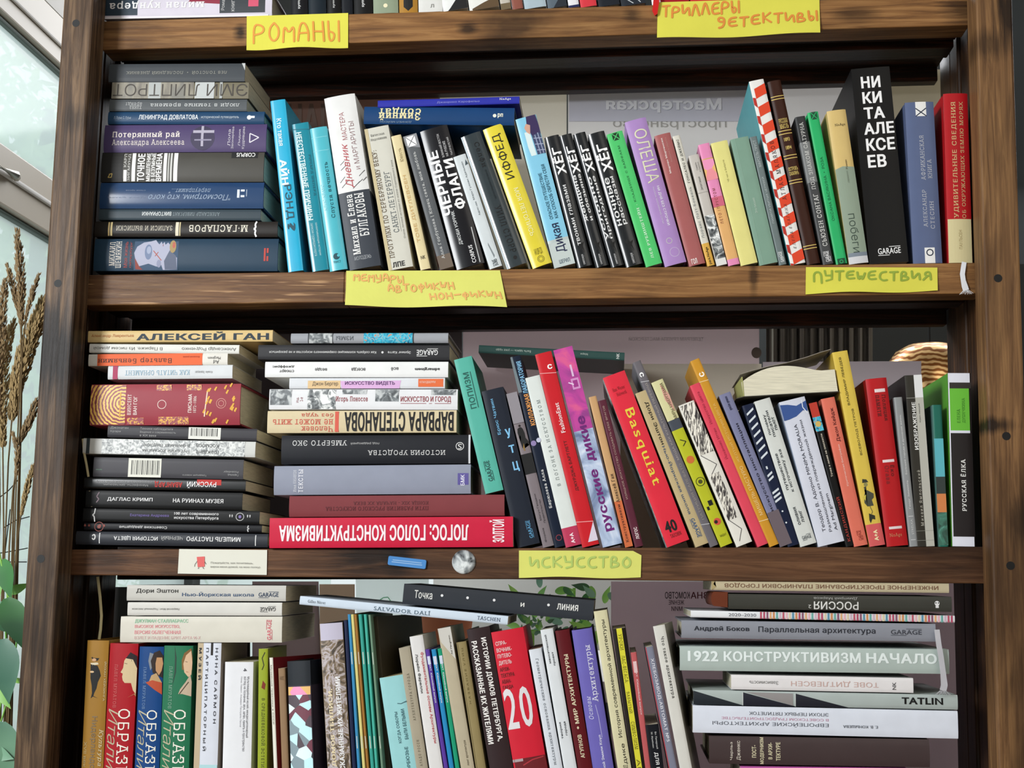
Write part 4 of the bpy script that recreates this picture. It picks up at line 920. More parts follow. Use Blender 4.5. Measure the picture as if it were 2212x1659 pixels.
b2((844,294,866,291,931,583,908,584),'d6c79b','slim pale cream paperback with light gold capitals beside the off-white one',
  [('ТОВЕ ДИТЛЕВСЕН',90,.30,.80,.3,.66,'c9a468'),('Юность',90,.1,.2,.4,.7,'8d7a52'),('NK',0,.90,.925,.3,.75,'4a4438','b')])
b2((870,294,900,289,982,581,950,582),'5a5d60','grey paperback with a crossed envelope square at its head and a white serif title',
  [('Алла Горбунова | Конец света, моя любовь',90,.13,.93,.36,.62,'d0d1cf')],[('p',[(.0,0),(.0,1),(.11,1),(.07,.0)],'84868a'),('r',.01,.085,.15,.82,'e8e8e8'),('l',[(.012,.17),(.083,.8)],.0008,'4c4c50'),('l',[(.012,.8),(.083,.17)],.0008,'4c4c50'),('r',.9,1,0,1,'6b5e52')])
b2((907,278,965,274,1053,582,984,583),'1e2327','thick black hardback with huge white stencil capitals in two lines',
  [('ЧЕРНЫЕ',90,.16,.62,.08,.42,'e8e8e8','B'),('ФЛАГИ',90,.24,.60,.52,.90,'e8e8e8','B'),('БЛИЖНИЙ ВОСТОК',90,.05,.22,.52,.62,'c9c9c9'),('НА РУБЕЖЕ',90,.11,.22,.68,.77,'c9c9c9'),('ТЫСЯЧЕЛЕТИЙ',90,.09,.22,.84,.92,'c9c9c9'),('ДЖОБИ УОРРИК',90,.60,.84,.32,.46,'c9cccc','b'),('CORPUS',90,.86,.985,.60,.74,'e0e0e0','b')],[('l',[(.74,.88),(.99,.86)],.001,'c9cccc')],hard=1,rough=.25)
b2((980,338,1004,333,1090,582,1056,583),'c9d0d2','short white paperback squeezed between two black spines',
  [('Мэри Гулиан Адельман',90,.06,.4,.45,.62,'5a6468'),('Адрес-ква',90,.42,.54,.5,.66,'5a6468'),('БОМБ',90,.93,.985,.35,.75,'4a5458','b')],[('p',[(.05,.85),(.1,.7),(.09,.95)],'3d4a50'),('p',[(.78,.5),(.80,.45),(.92,.6),(.9,.7)],'7d8588')])
b2((994,294,1038,285,1143,580,1096,583),'3c4346','dark grey laminated book with faint black letters reading from head to foot',
  [('Селфи',270,.07,.26,.45,.75,'1d2224'),('УИЛЛ СТОРР',270,.55,.90,.42,.72,'1a1e20'),('почему мы зациклены на себе',270,.28,.5,.55,.68,'2a3033')],[('e',.94,.55,.014,None,'14181a'),('l',[(0,.03),(1,.02)],.0016,'c3d0d6')],rough=.14,hard=1,side='b4bfc4')
b2((1041,275,1085,271,1198,580,1150,581),'dccb35','bright lemon yellow hardback with large black hooked letters',
  [('ИФФЕД',90,.06,.38,.28,.78,'2a2a20'),('МОЯ ЛЕТОПИСЬ',270,.45,.79,.45,.68,'ece9b4'),('АНИ ЦИРК ДОК',0,.88,.93,.35,.75,'6d6420')],[('o',.955,.55,.022,None,'8a7f2a'),('o',.955,.55,.014,None,'8a7f2a')],hard=1,rough=.28)
b2((1113,257,1158,248,1246,579,1197,580),'7fc1dc','sky blue paperback with a photo of a woman in a checked shirt at its head',
  [('ОПАСНОЕ ПУТЕШЕСТВИЕ',90,.38,.69,.38,.54,'2a5568','b'),('КАК СПОСОБ ОБРЕСТИ СЕБЯ',90,.33,.69,.62,.78,'2a5568','b'),('Дикая',90,.72,.91,.30,.80,'262c48','b'),('ШЕРИЛ',0,.955,.98,.3,.8,'2f4558','b')],
  [('p',[(.10,.25),(.2,.25),(.26,.3),(.26,.55),(.1,.5)],'cfe0e0'),('p',[(0,.5),(0,.95),(.08,1),(.13,.98),(.13,.55),(.05,.45)],'3a2f55'),('p',[(.045,.42),(.07,.3),(.1,.36),(.12,.5),(.06,.6)],'c99a85'),('p',[(.13,.55),(.12,.95),(.26,1),(.26,.6)],'3f4766'),('l',[(.15,.6),(.16,1)],.001,'9aa3bd'),('l',[(.19,.6),(.2,1)],.001,'9aa3bd'),('l',[(.23,.62),(.24,1)],.001,'9aa3bd'),('l',[(.13,.7),(.26,.75)],.001,'9aa3bd'),('l',[(.12,.85),(.26,.9)],.001,'9aa3bd'),('r',.84,1,0,1,'b9c3c0')][:10],rough=.3,bands=[(.82,'7fc1dc'),(1,'b4bfbd')])
HG = [('ёг',.09,.30)]
def hoeg(q, label, t1, t2, p=None):
    tx = [('ХЁГ',90,.09,.30,.15,.88,'f0f0f0','B')]
    if t2: tx += [(t1,90,p[0],p[1],.22,.48,'dcdcdc','b'),(t2,90,p[0],p[1],.56,.80,'dcdcdc','b')]
    else: tx += [(t1,90,p[0],p[1],.40,.62,'d0d0d0','b')]
    tx += [('симпозиум',90,.91,.985,.45,.62,'c6c6c6')]
    b2(q,'2b2d2f',label,tx,[('l',[(.45,.75),(.8,.3),(.9,.7)],.0006,'17181a'),('p',[(.80,.5),(.83,.35),(.84,.55),(.88,.4),(.86,.62),(.9,.75),(.85,.7),(.82,.85),(.83,.65)],'141517')],hard=1,rough=.2)
hoeg((1176,296,1206,291,1283,579,1246,579),'black hardback with white capitals, next to the sky blue one','твоими глазами',None,(.38,.84))
hoeg((1207,293,1234,288,1318,579,1286,579),'black hardback with white capitals, second of four alike','женщина','и обезьяна',(.31,.66))
hoeg((1237,289,1264,285,1351,578,1320,579),'black hardback with widely spaced white words, third of four alike','условно','пригодные',(.33,.80))
hoeg((1268,290,1306,282,1391,577,1353,578),'thickest black hardback of four alike, leaning on the green book','ночные','рассказы',(.34,.70))
b2((1310,289,1344,283,1434,577,1395,577),'4fc06c','fresh green paperback with a black crossed square at its head beside the black four',
  [('КЛАДБИЩЕ С ВАЙФАЕМ',90,.10,.53,.42,.58,'2d6e42'),('ЛЕВ РУБИНШТЕЙН ·',90,.55,.95,.42,.62,'d3efd6','b')],[('r',.005,.06,.3,.72,'1d3a28'),('l',[(.005,.3),(.06,.72)],.001,'4fc06c'),('l',[(.005,.72),(.06,.3)],.001,'4fc06c')])
b2((1349,262,1395,254,1487,576,1436,577),'a684bd','tall lilac hardback with big thin pale letters',
  [('ОЛЕША',270,.07,.44,.28,.86,'d3d3b4'),('НИ ДНЯ БЕЗ СТРОЧКИ',270,.47,.74,.60,.74,'e4e0ea','b'),('РАССКАЗЫ, ВОСПОМИНАНИЯ, СТАТЬИ',270,.47,.72,.42,.5,'d3c9dc')],[('o',.92,.6,.03,None,'b8a6c6'),('o',.84,.5,.018,None,'b8b6b6')],hard=1)
b2((1413,293,1448,286,1526,575,1489,576),'a35f5e','dusty red paperback with white serif author line, beside the lilac one',
  [('Мортен Мортенсен',90,.03,.30,.32,.46,'ead9d4','b'),('Америка и обратно',90,.03,.22,.58,.70,'c08c84'),('ГОЛ',0,.95,.99,.2,.55,'e8dcd8','B')],hard=1,sag=.001)
b2((1452,296,1469,290,1545,575,1529,576),'cfccc0','slim cream paperback with a serif title and an ochre foot',
  [('ГОНСАЛЕС И ДЖЕЙМС',90,.03,.37,.3,.7,'4a4a44','b'),('Лоранс Потт-Бонвиль',90,.40,.79,.3,.7,'7d8385'),('раrk.NoAge',90,.86,.99,.3,.7,'3d3420','b')],bands=[(.83,'cfccc0'),(1,'d4a548')])
b2((1487,337,1509,332,1572,574,1548,575),'bfb9b2','short beige paperback with grey photographs on its lower spine',
  [('Смерть',90,.07,.14,.4,.6,'6a6a66'),('в Париже',90,.07,.16,.66,.8,'6a6a66'),('Дмитрий Савицкий',90,.20,.32,.35,.6,'6a6a66')],[('n',.55,.94,.06,1,'@photo'),('r',.34,.345,0,1,'a09a94'),('r',.94,1,0,1,'d8d8d4')])
b2((1507,312,1533,309,1599,574,1574,575),'d9a769','pink and apricot paperback between the beige and pale yellow ones',
  [('ЛЕТО / ПРУСТОМ',90,.37,.66,.25,.5,'8a4a3c','w')],[('n',.13,.3,0,1,'@pink_spots'),('r',.44,.52,0,1,'c9627a')],bands=[(.12,'e089b4'),(.30,'d3a572'),(.44,'e089b4'),(.52,'c9627a'),(.95,'dcaa6c'),(1,'e089b4')])
b2((1535,309,1571,303,1639,573,1600,574),'dcd584','pale yellow paperback with a tiny grey title near its head',
  [('ЧЕ час в Бейруте',90,.15,.33,.42,.55,'a09a5c')])
b2((1577,300,1617,295,1682,572,1641,574),'7c9c8a','sage green paperback with a tiny white title at mid spine',
  [('Это письмо',90,.48,.60,.42,.55,'b9ccbe')],[('l',[(0,.22),(1,.2)],.0006,'8fae9c')])
b2((1619,296,1635,294,1700,572,1683,572),'6c7878','slim grey paperback with pale capitals wedged by the striped spine',
  [('МАРСЕЛЬ ПРУСТ',90,.03,.24,.3,.7,'b6c0c0'),('ПАМЯТИ УБИТЫХ ЦЕРКВЕЙ',90,.32,.68,.3,.7,'b6c0c0'),('GARAGE',90,.9,.98,.3,.7,'e0e4e4','bG')])
at_ = []
for k in range(10):
    a = .045+k*.1; at_.append(('p',[(a,.22),(a-.02,1),(a+.035,1),(a+.055,.22)],'d8431c')); at_.append(('p',[(a+.045,.0),(a+.05,.20),(a+.105,.20),(a+.085,0)],'b8332a'))
b2((1617,176,1650,170,1740,568,1708,572),'e2e0dc','tallest book of the row, striped red and white with a turquoise cover',
  [('АТЛАС МАЛЯКОВ',90,.34,.66,.45,.72,'2a2224','w'),('ЕЛЕНА ЕЛАГИНА',90,.68,.92,.45,.62,'3a2a2a','iw')],at_,side='52a3ab',d=.19)
G_ = 'd8bd6a'
b2((1657,176,1687,172,1773,570,1743,570),'3f2a24','tall dark brown leather-look hardback with gilt double lines',
  [('РУССКАЯ',0,.21,.235,.2,.85,G_,'b'),('МЫСЛЬ',0,.24,.265,.2,.85,G_,'b'),('1893',0,.315,.335,.3,.72,G_,'b'),('1894',0,.36,.38,.3,.72,G_,'b'),('ОСТРОВЪ',0,.475,.495,.15,.85,G_,'b'),('САХАЛИНЪ',0,.50,.52,.15,.85,G_,'b')],
  [('r',a,a+.004,.0,1,G_) for a in (.085,.10,.275,.292,.41,.426,.545,.56,.90,.915)],hard=1,d=.17)
b2((1716,253,1740,250,1800,568,1779,570),'4d4f50','dark grey paperback with pale stencil capitals beside the leather one',
  [('ПОД ЗНАКОМ САТУРНА',90,.04,.50,.3,.75,'d3d3cf'),('СЬЮЗЕН СОНТАГ',90,.53,.88,.3,.75,'d3d3cf','b'),('GARAGE',90,.915,.985,.3,.72,'e4e4e4','bG')],bands=[(.175,'3b3c3d'),(.45,'7b7d7d'),(1,'4a4b4c')])
b2((1744,244,1767,240,1831,568,1806,570),'2fae68','emerald green hardback with a tiny crossed window at its head, beside the ochre one',
  [('ОКСАНА ВАСЯКИНА  •  РОЗА',90,.30,.72,.35,.6,'1c6a44')],[('r',.0,.05,.25,.85,'17513a'),('l',[(0,.25),(.05,.85)],.0008,'2fae68'),('l',[(0,.85),(.05,.25)],.0008,'2fae68'),('r',.965,1,.15,.85,'17513a'),('o',.985,.5,.01,None,'2fae68')],hard=1,sag=.0006)
b2((1787,240,1826,235,1878,567,1833,569),'d0b574','ochre and grey-green hardback with the lowercase title near its foot, by the big black one',
  [('NoAge',0,.09,.11,.3,.85,'5d5438'),('побеги',270,.68,.93,.30,.72,'3c4a42','t'),('Роман',90,.33,.39,.55,.65,'4a4230'),('современник',90,.4,.48,.55,.65,'7d8a78')],
  [('p',[(.385,0),(.37,.4),(.38,1),(1,1),(1,0)],'8b9a88'),('r',.93,.96,0,1,'7a8590'),('r',.955,1,0,1,'c9cacd')],hard=1)
b2((1838,146,1922,146,1964,567,1878,569),'1b1c1e','very tall thick black book with stacked white capitals',
  [('НИ',0,.045,.105,.22,.72,'ececec','B'),('КИ',0,.125,.185,.22,.72,'ececec','B'),('ТА',0,.205,.265,.22,.76,'ececec','B'),('АЛЕ',0,.285,.345,.18,.96,'ececec','B'),('КСЕ',0,.365,.43,.2,.94,'ececec','B'),('ЕВ',0,.45,.515,.2,.68,'ececec','B'),('GARAGE',0,.925,.955,.24,.82,'e4e4e4','bG')],d=.185)
b2((1955,222,2017,218,2037,565,1973,567),'5b6788','slate blue hardback with silver serif words and white squares at head and foot',
  [('АФРИКАНСКАЯ',90,.21,.49,.42,.58,'b3b6c0'),('КНИГА',90,.36,.48,.66,.8,'b3b6c0'),('АЛЕКСАНДР',90,.55,.78,.42,.58,'b3b6c0'),('СТЕСИН',90,.62,.79,.66,.8,'b3b6c0')],
  [('r',.0,.09,.35,.72,'e4e4e2'),('l',[(.04,.35),(.09,.72)],.0013,'2f3648'),('l',[(.04,.72),(.09,.35)],.0013,'2f3648'),('r',.905,1,.4,.75,'e4e4e2'),('o',.935,.58,.02,None,'2f3648'),('o',.935,.58,.017,None,'2f3648')],hard=1)
b2((2038,203,2091,200,2102,558,2049,560),'b02229','red hardback with gilt serif capitals and a cream foot, last of the row',
  [('УДИВИТЕЛЬНЫЕ СВЕДЕНИЯ',90,.05,.74,.28,.5,'cfae7c','b'),('ОБ ОКРУЖАЮЩИХ ЗЕМЛЮ МОРЯХ',90,.05,.74,.62,.80,'cfae7c'),('ПАУЛЬСЕН',90,.81,.92,.45,.58,'a8976a')],[('r',.745,1,.02,.98,'cdc294')],hard=1)
b2((784,229,1112,232,1110,270,788,267),'1f4470','dark blue hardback lying across the standing books, with ornate cream upside-down title',
  [('Зимний',180,.10,.38,.38,.80,'dcd3a4','B'),('солдат',180,.10,.38,.02,.42,'dcd3a4','B'),('ДЭНИЕЛ МЕЙСОН',180,.11,.32,.82,.96,'7d94ac'),('рп',0,.89,.925,.35,.62,'dfe0d0','B')],[('e',.87,.48,.012,None,'dfe0d0')],hard=1,row=None)
b2((816,219,1122,205,1122,226,816,230),'3338a0','thin violet-blue book lying on top of the dark blue one',
  [('Джанрико Карофильо',0,.42,.72,.4,.72,'8d90d3'),('NoAge',0,.86,.94,.18,.55,'d8dae8','b')],row=None,d=.17)

# ------------------------------------------------------------------ top row, only the feet of the books show
GT = 'books on the topmost row, cut by the photograph edge'
B((225,-14,588,-20,587,33,226,41),'c9c3cf','pale lilac and black hardback lying at the top with upside-down white lowercase name',
  [('милан кундера',180,.03,.60,.30,.62,'dcdcdc','B'),('Роман',90,.70,.72,.25,.75,'b9b9b9'),('книга',90,.76,.78,.25,.8,'b9b9b9')],
  [('r',.0,.2,.0,.88,'2f3c48'),('p',[(.55,0),(.7,0),(.7,.5),(.5,.4)],'8a2f42'),('r',.69,.96,.0,.86,'3c4044'),('r',.86,.92,.35,.62,'c9506a'),('r',.0,.98,.93,1,'dcd8dc')],hard=1,grp=GT)
top = [(628,664,'1d2226','black hardback foot with white lettering at the top beside the lilac one',1,'d8d8d8'),(666,704,'262d33','grey black hardback foot, second standing book of the top row',1,None),
 (706,736,'1b1d20','narrow black book foot above the yellow note',1,'c3c3c3'),(738,762,'23262a','narrow black paperback foot just past the first yellow note',0,None),(764,804,'1a1c20','black spine foot with tiny white vertical letters at the top',1,'d8d8d8'),
 (806,860,'8a967f','sage green book foot with a small cream dot',1,None),(862,902,'a87a32','ochre book foot with a black hexagon mark',1,None),(904,956,'d3d3cf','white book foot with a small grey letter at the top',0,None)]
for i, (x0, x1, c, lb, hd, tc) in enumerate(top):
    yb = lambda x: 46-(x-215)*.0296
    k = .028
    pr = []; tx = []
    if tc: tx = [('symposium',90,.82,.96,.42,.62,tc,'b')]
    if i == 5: pr = [('e',.955,.5,.012,None,'e0d8b4')]
    if i == 6: pr = [('p',[(.90,.5),(.925,.25),(.965,.25),(.99,.5),(.965,.75),(.925,.75)],'161412')]
    if i == 7: tx = [('л',0,.955,.975,.5,.65,'7d7d78')]
    B((x0+k*60-9,-330,x1+k*60-9,-331,x1,yb(x1),x0,yb(x0)),c,lb,tx,pr,hard=hd,row=1,grp=GT,y=.003)
fan = [(957,1012,'dfe0de','white paperback with a black swoosh at its foot on the top row',[('p',[(.90,1),(.93,.6),(.985,.3),(1,.2),(1,1)],'17191b')]),(1014,1080,'dcdcd6','white paperback with a brown swoosh at its foot on the top row',[('p',[(.93,1),(.96,.5),(.99,.1),(1,.1),(1,1)],'5d4a34')]),
 (1082,1105,'b9b3a6','thin white and brown book foot on the top row',[('r',.96,1,.0,1,'6b5d44')]),(1107,1131,'8a5448','reddish brown crumpled paperback foot on the top row',[]),(1133,1181,'a3b4bd','pale blue-grey glossy book foot on the top row',[]),
 (1183,1226,'5a6670','blue-grey and dark hardback foot on the top row',[('p',[(.95,.6),(1,.3),(1,1),(.95,1)],'2b3036')]),(1228,1252,'dcdce0','thin white and navy book foot beside the bright red one',[('r',.985,1,0,1,'262b52')]),(1254,1290,'cf3a44','bright coral red book foot on the top row',[]),
 (1293,1340,'2b2e33','black book foot with a grey sheen beside the coral red one',[]),(1342,1396,'30343a','dark paperback foot with white streaks on the top row',[('l',[(.95,.2),(.99,.5)],.001,'c3c8cc'),('l',[(.95,.6),(.99,.8)],.001,'c3c8cc')]),(1428,1490,'a31f2b','crimson book foot half hidden by the second yellow note',[]),(1492,1560,'c42a30','scarlet book foot above the second yellow note',[]),(1562,1640,'8f1d26','dark red book foot above the second yellow note',[])]
for x0, x1, c, lb, pr in fan:
    yb = 46-((x0+x1)/2-215)*.0296
    B((x0-48,-300,x1-50,-306,x1,yb-1,x0,yb+1),c,lb,[],pr,row=1,grp=GT,hard=0,y=.003)
# ------------------------------------------------------------------ middle row, first lying stack
GC = 'books lying in the first stack of the middle row'
def c1(q, col, label, tx=(), pr=(), **k): k.setdefault('grp', GC); return B(q, col, label, tx, pr, **k)
c1((164,1147,578,1153,578,1183,163,1176),'3a3c41','long black hardback with upside-down white capitals, lowest of the left middle stack',
  [('МИШЕЛЬ ПАСТУРО',180,.58,.86,.28,.62,'dcdcdc','b'),('ЧЕРНЫЙ',180,.45,.56,.28,.62,'a0a0a0','b'),('ИСТОРИЯ ЦВЕТА',180,.20,.43,.28,.62,'dcdcdc','b'),('с',180,.085,.105,.2,.65,'e4e4e4','B')],[('r',.122,.127,.1,.9,'d0d0d0'),('r',.935,.94,.1,.9,'c9c9c9')],hard=1)
c1((182,1128,566,1134,565,1151,181,1146),'232326','thin black paperback with a faint red eye emblem above the lowest of its stack',
  [('Советские двадцатые',180,.20,.47,.3,.7,'c3c3c3','b'),('" "',180,.0,.12,.2,.5,'8d5048')],[('o',.085,.5,.025,None,'8d5048'),('e',.085,.5,.01,None,'8d5048'),('l',[(.925,.1),(.92,.4),(.93,.5),(.92,.6),(.925,.9)],.0012,'c9c9c9')])
c1((179,1097,561,1104,560,1133,179,1127),'1f1f22','black paperback with violet author name and a white eye emblem',
  [('Екатерина Андреева',0,.27,.49,.35,.6,'6a5c96','b'),('100 лет современного',0,.52,.77,.18,.42,'d8d8d8','b'),('искусства Петербурга',0,.52,.77,.48,.74,'d8d8d8','b'),('"',0,.83,.85,.3,.5,'b9b9b9'),('"',0,.93,.95,.3,.5,'b9b9b9')],[('o',.89,.45,.022,.28,'b9b9b9'),('e',.89,.45,.008,.12,'7a68a4'),('l',[(.07,.0),(.065,.4),(.055,.5),(.065,.6),(.07,1)],.0014,'e0e0e0')])
c1((186,1059,524,1064,523,1103,184,1096),'202023','matt black paperback with two white condensed titles side by side in the stack',
  [('ДАГЛАС КРИМП',0,.14,.43,.38,.62,'dcdcdc','b'),('НА РУИНАХ МУЗЕЯ',0,.56,.88,.38,.62,'dcdcdc','b')],[('l',[(.085,.1),(.07,.35),(.085,.5),(.07,.7)],.0012,'8d7a84')])
c1((182,1031,531,1037,530,1062,181,1055),'1a1a1c','black glossy paperback with upside-down red and white title in the stack',
  [('РУССКИЙ',180,.64,.82,.2,.8,'e0e0e0','b'),('АВАНГАРД',180,.44,.61,.2,.75,'b8322c','B'),('Манифесты, декларации,',180,.12,.40,.5,.72,'9a9a9a'),('программные статьи (1908-1917)',180,.08,.42,.2,.42,'9a9a9a')],[('r',.70,.85,.0,.5,'b8322c')],rough=.25)
c1((202,987,526,993,525,1036,201,1030),'47464a','dark grey paperback with a white barcode towards its near-post end',
  [('Гарольд',180,.9,.97,.72,.84,'a0a0a0'),('Розенберг',180,.87,.97,.56,.68,'a0a0a0'),('Традиция нового',180,.60,.76,.78,.88,'a0a0a0'),('нигма',180,.02,.06,.6,.66,'7da08a')],
  [('r',.235,.455,.02,.98,'d8d8cc')]+[('r',.255+i*.0115,.255+i*.0115+(.003 if i % 3 else .006),.12,.85,'2a2a2a') for i in range(17)])
c1((179,945,552,955,551,987,179,981),'c6c7c3','white paperback with a grey rippled stone print and upside-down words',
  [('граждане',180,.66,.79,.55,.85,'5a5c5c'),('Космоса',180,.66,.79,.2,.5,'5a5c5c'),('Русский космизм',180,.35,.62,.55,.85,'6a6c6c'),('в фильмах Видокле',180,.35,.62,.2,.5,'6a6c6c')],[('r',.02,.04,0,1,'3a4246'),('n',.11,.94,.02,.98,'@marble')])
c1((233,918,555,926,554,953,232,944),'403f43','charcoal paperback with a white barcode close under the thick patterned one',
  [('Джонатан',0,.02,.14,.1,.32,'a0a0a0'),('Крэри',0,.02,.09,.42,.62,'a0a0a0'),('Техники наблюдателя',0,.22,.44,.12,.34,'a0a0a0'),('Видение и современность',0,.22,.46,.42,.62,'a0a0a0'),('в XIX веке',0,.22,.33,.7,.88,'a0a0a0')],
  [('r',.545,.76,.0,.98,'d8d8d0')]+[('r',.56+i*.0115,.56+i*.0115+(.003 if i % 3 else .006),.06,.72,'2a2a2a') for i in range(16)])
vg = [('n',.0,.235,.02,.98,'@swirl'),('n',.25,.36,.82,.98,'@gold_floral'),('n',.46,.66,.80,.98,'@gold_floral'),('n',.44,.54,.02,.16,'@gold_floral'),('n',.64,.74,.02,.16,'@gold_floral')]
for i in range(26):
    a, c = R.uniform(.74,.98), R.uniform(.05,.95)
    if abs(a-.875) < .05 and abs(c-.5) < .22: continue
    vg.append(('p',[(a,c),(a+.012,c-.08),(a+.022,c-.07),(a+.010,c+.03)],'dba53c'))
vg += [('r',.197,.205,.2,.8,'d8a84c'),('o',.48,.5,.028,None,'e0c8c0'),('o',.875,.48,.032,None,'c88a80'),('o',.875,.48,.018,None,'c88a80'),('l',[(.78,.2),(.765,.8)],.0016,'e0c8b0')]
c1((195,830,519,828,518,918,195,919),'963a44','thick crimson book with swirling golden brush pattern, lying in the left middle stack',
  [('ВИНСЕНТ',90,.25,.275,.25,.75,'e8d8d0','b'),('ВАН ГОГ',90,.29,.315,.3,.75,'e8d8d0','b'),('ПИСЬМА',90,.655,.68,.25,.7,'e8d8d0','b'),('1872–1886',90,.69,.71,.3,.7,'e0ccc4')],vg,hard=1,d=.17)
c1((233,790,503,788,501,817,233,820),'cdd0d2','small white paperback with pale blue upside-down serif title and a magenta stripe',
  [('КАК ЧИТАТЬ ОРНАМЕНТ',180,.14,.66,.35,.72,'8fb0c3'),('Клайв Эдвардс',180,.7,.84,.4,.62,'8d8d8d')],[('r',.04,.08,0,1,'a83a5c')])
c1((191,765,492,762,491,788,191,791),'d8d5cc','white and orange paperback with an upside-down dark serif name',
  [('Вальтер Беньямин',180,.07,.60,.3,.82,'46302c'),('Ad',180,.9,.94,.6,.9,'5a5a58'),('Marginem',180,.86,.95,.25,.55,'5a5a58'),('Московский дневник',180,.68,.8,.2,.4,'b0421c')],[('r',.065,.82,0,1,'e0602c')])
c1((193,742,517,745,516,764,193,762),'d6d6d0','slim white paperback with two upside-down sans titles near the stack top',
  [('В Париже. Из писем домой',180,.03,.49,.25,.7,'6a6a66'),('Александр Родченко',180,.62,.98,.25,.7,'6a6a66')])
c1((190,715,590,712,588,738,190,739),'cfb47c','buff paperback with wide heavy navy capitals on top of its stack',
  [('АЛЕКСЕЙ ГАН',0,.265,.98,.12,.86,'2c3842','B'),('Александр Лаврентьев',0,.02,.25,.3,.62,'b3703c')])

# ------------------------------------------------------------------ middle row, second lying stack
GD = 'books lying in the second stack of the middle row'
def c2(q, col, label, tx=(), pr=(), **k): k.setdefault('grp', GD); return B(q, col, label, tx, pr, **k)
c2((582,1119,1108,1115,1108,1182,582,1184),'c41f40','large crimson book with heavy white upside-down capitals, lowest of its stack',
  [('ЛОГОС: ГОЛОС КОНСТРУКТИВИЗМА',180,.04,.82,.25,.78,'ecdde0','B'),('ЗОЛТОЙ',90,.905,.965,.1,.85,'ecdde0','B')],y=-.008,d=.19)
c2((625,1071,1090,1068,1089,1114,624,1117),'7f4346','dull brick red cloth book lying on the large crimson one',
  [('ПУТИ РАЗВИТИЯ РУССКОГО ИСКУССТВА',180,.17,.65,.53,.72,'5a2c30'),('КОНЦА XIX - НАЧАЛА XX ВЕКА',180,.30,.65,.26,.45,'5a2c30')],hard=1,d=.18,rough=.75)
c2((592,1006,1018,1003,1015,1066,591,1070),'8b90a0','thick plain silver grey book with white vertical title at one end',
  [('Илья КАБАКОВ',90,.10,.115,.15,.9,'d3d5dc'),('ТЕКСТЫ',90,.127,.15,.12,.92,'e4e4ea','b'),('БМК',90,.95,.97,.35,.72,'e0e0ec','b')],[('r',.935,.99,.3,.7,'5c5494')],hard=1,d=.17)
c2((608,940,1016,939,1016,1001,607,1003),'2c2d31','thick black book with two lines of upside-down white serif capitals',
  [('ИСТОРИЯ УРОДСТВА',180,.46,.87,.50,.70,'d0d0d0'),('УМБЕРТО ЭКО',180,.06,.35,.18,.36,'d0d0d0'),('под редакцией',180,.37,.52,.24,.34,'b0b0b0'),('S',180,.935,.955,.32,.5,'d8d8d8')],[('o',.945,.4,.02,None,'d8d8d8'),('r',.99,1,0,1,'c9ccd0')],hard=1,d=.17)
c2((578,887,986,886,986,934,577,936),'cfc09c','cream book with huge condensed black upside-down name and red words',
  [('ВАРВАРА СТЕПАНОВА',180,.41,.985,.06,.94,'211d1a','B'),('Человек',180,.18,.35,.70,.95,'c85848'),('не может жить',180,.03,.35,.38,.62,'c85848'),('без чуда',180,.18,.35,.08,.30,'c85848')],[('r',.36,.38,.04,.96,'cf5a48')],d=.18)
c2((582,840,989,841,988,885,581,885),'dcdddf','white book with small grey photographs and dark red condensed words',
  [('Игорь Поносов',0,.355,.525,.35,.66,'8d2c38','b'),('ИСКУССТВО И ГОРОД',0,.70,.965,.35,.66,'8d2c38','b'),('Изд.',90,.145,.16,.4,.66,'8d4a50'),('2-е',90,.165,.18,.4,.6,'8d4a50')],
  [('n',.005,.12,.02,.78,'@grey_photo'),('n',.205,.355,.02,.98,'@photo'),('n',.39,.52,.02,.24,'@grey_photo'),('n',.565,.69,.02,.6,'@grey_photo'),('n',.86,.99,.02,.28,'@grey_photo'),('l',[(.70,.7),(.835,.7)],.0006,'8d2c38'),('l',[(.85,.7),(.865,.7)],.0006,'8d2c38'),('l',[(.88,.7),(.965,.7)],.0006,'8d2c38')],d=.19)
c2((625,816,961,816,961,839,625,840),'d3d6da','pale paperback with a pink title patch and an orange tag',
  [('Джон Бергер',0,.15,.315,.35,.8,'5a5048'),('ИСКУССТВО ВИДЕТЬ',0,.36,.68,.32,.72,'4a2c5c','b'),('КЛАУДБЕРРИ',0,.84,.94,.3,.55,'f0d8c8')],[('r',.12,.33,.25,1,'d8b98a'),('p',[(.33,.3),(.72,.25),(.71,1),(.34,1)],'d3a8d3'),('r',.83,.99,.1,.85,'dc6a38')])
c2((572,781,969,781,967,815,573,815),'e2e3e2','white paperback with small scattered upside-down black words',
  [('стюарт',180,.08,.16,.48,.68,'3a3a3a','b'),('джеффрис',180,.04,.16,.22,.42,'3a3a3a','b'),('везде',180,.275,.34,.38,.58,'3a3a3a','b'),('всегда',180,.475,.55,.36,.58,'3a3a3a','b'),('всё',180,.69,.73,.36,.58,'3a3a3a','b'),('admarginem',180,.82,.955,.36,.6,'2c2c2c','B')])
c2((557,744,972,746,970,777,558,777),'38383a','charcoal book with a long line of tiny upside-down white words',
  [('Как собрать коллекцию современного искусства и не разориться',180,.06,.62,.38,.6,'c6c6c6','b'),('Эрлинг Кагге',180,.68,.80,.38,.6,'c6c6c6','b'),('GARAGE',180,.83,.94,.32,.68,'d8d8d8','bG')],[('e',.652,.5,.006,None,'d0d0d0')],d=.17)
c2((628,720,969,718,967,741,628,741),'9a9da3','grey hardback with a turquoise picture panel on top of the second stack',
  [('ИЗМЫ',180,.29,.40,.3,.72,'5a5f66','b')],[('n',.115,.265,0,1,'@grey_photo'),('n',.465,.775,0,1,'@turquoise_print'),('r',.265,.27,0,1,'3a3c40'),('r',.775,.783,0,1,'3a3c40'),('r',.11,.116,0,1,'3a3c40')],hard=1)

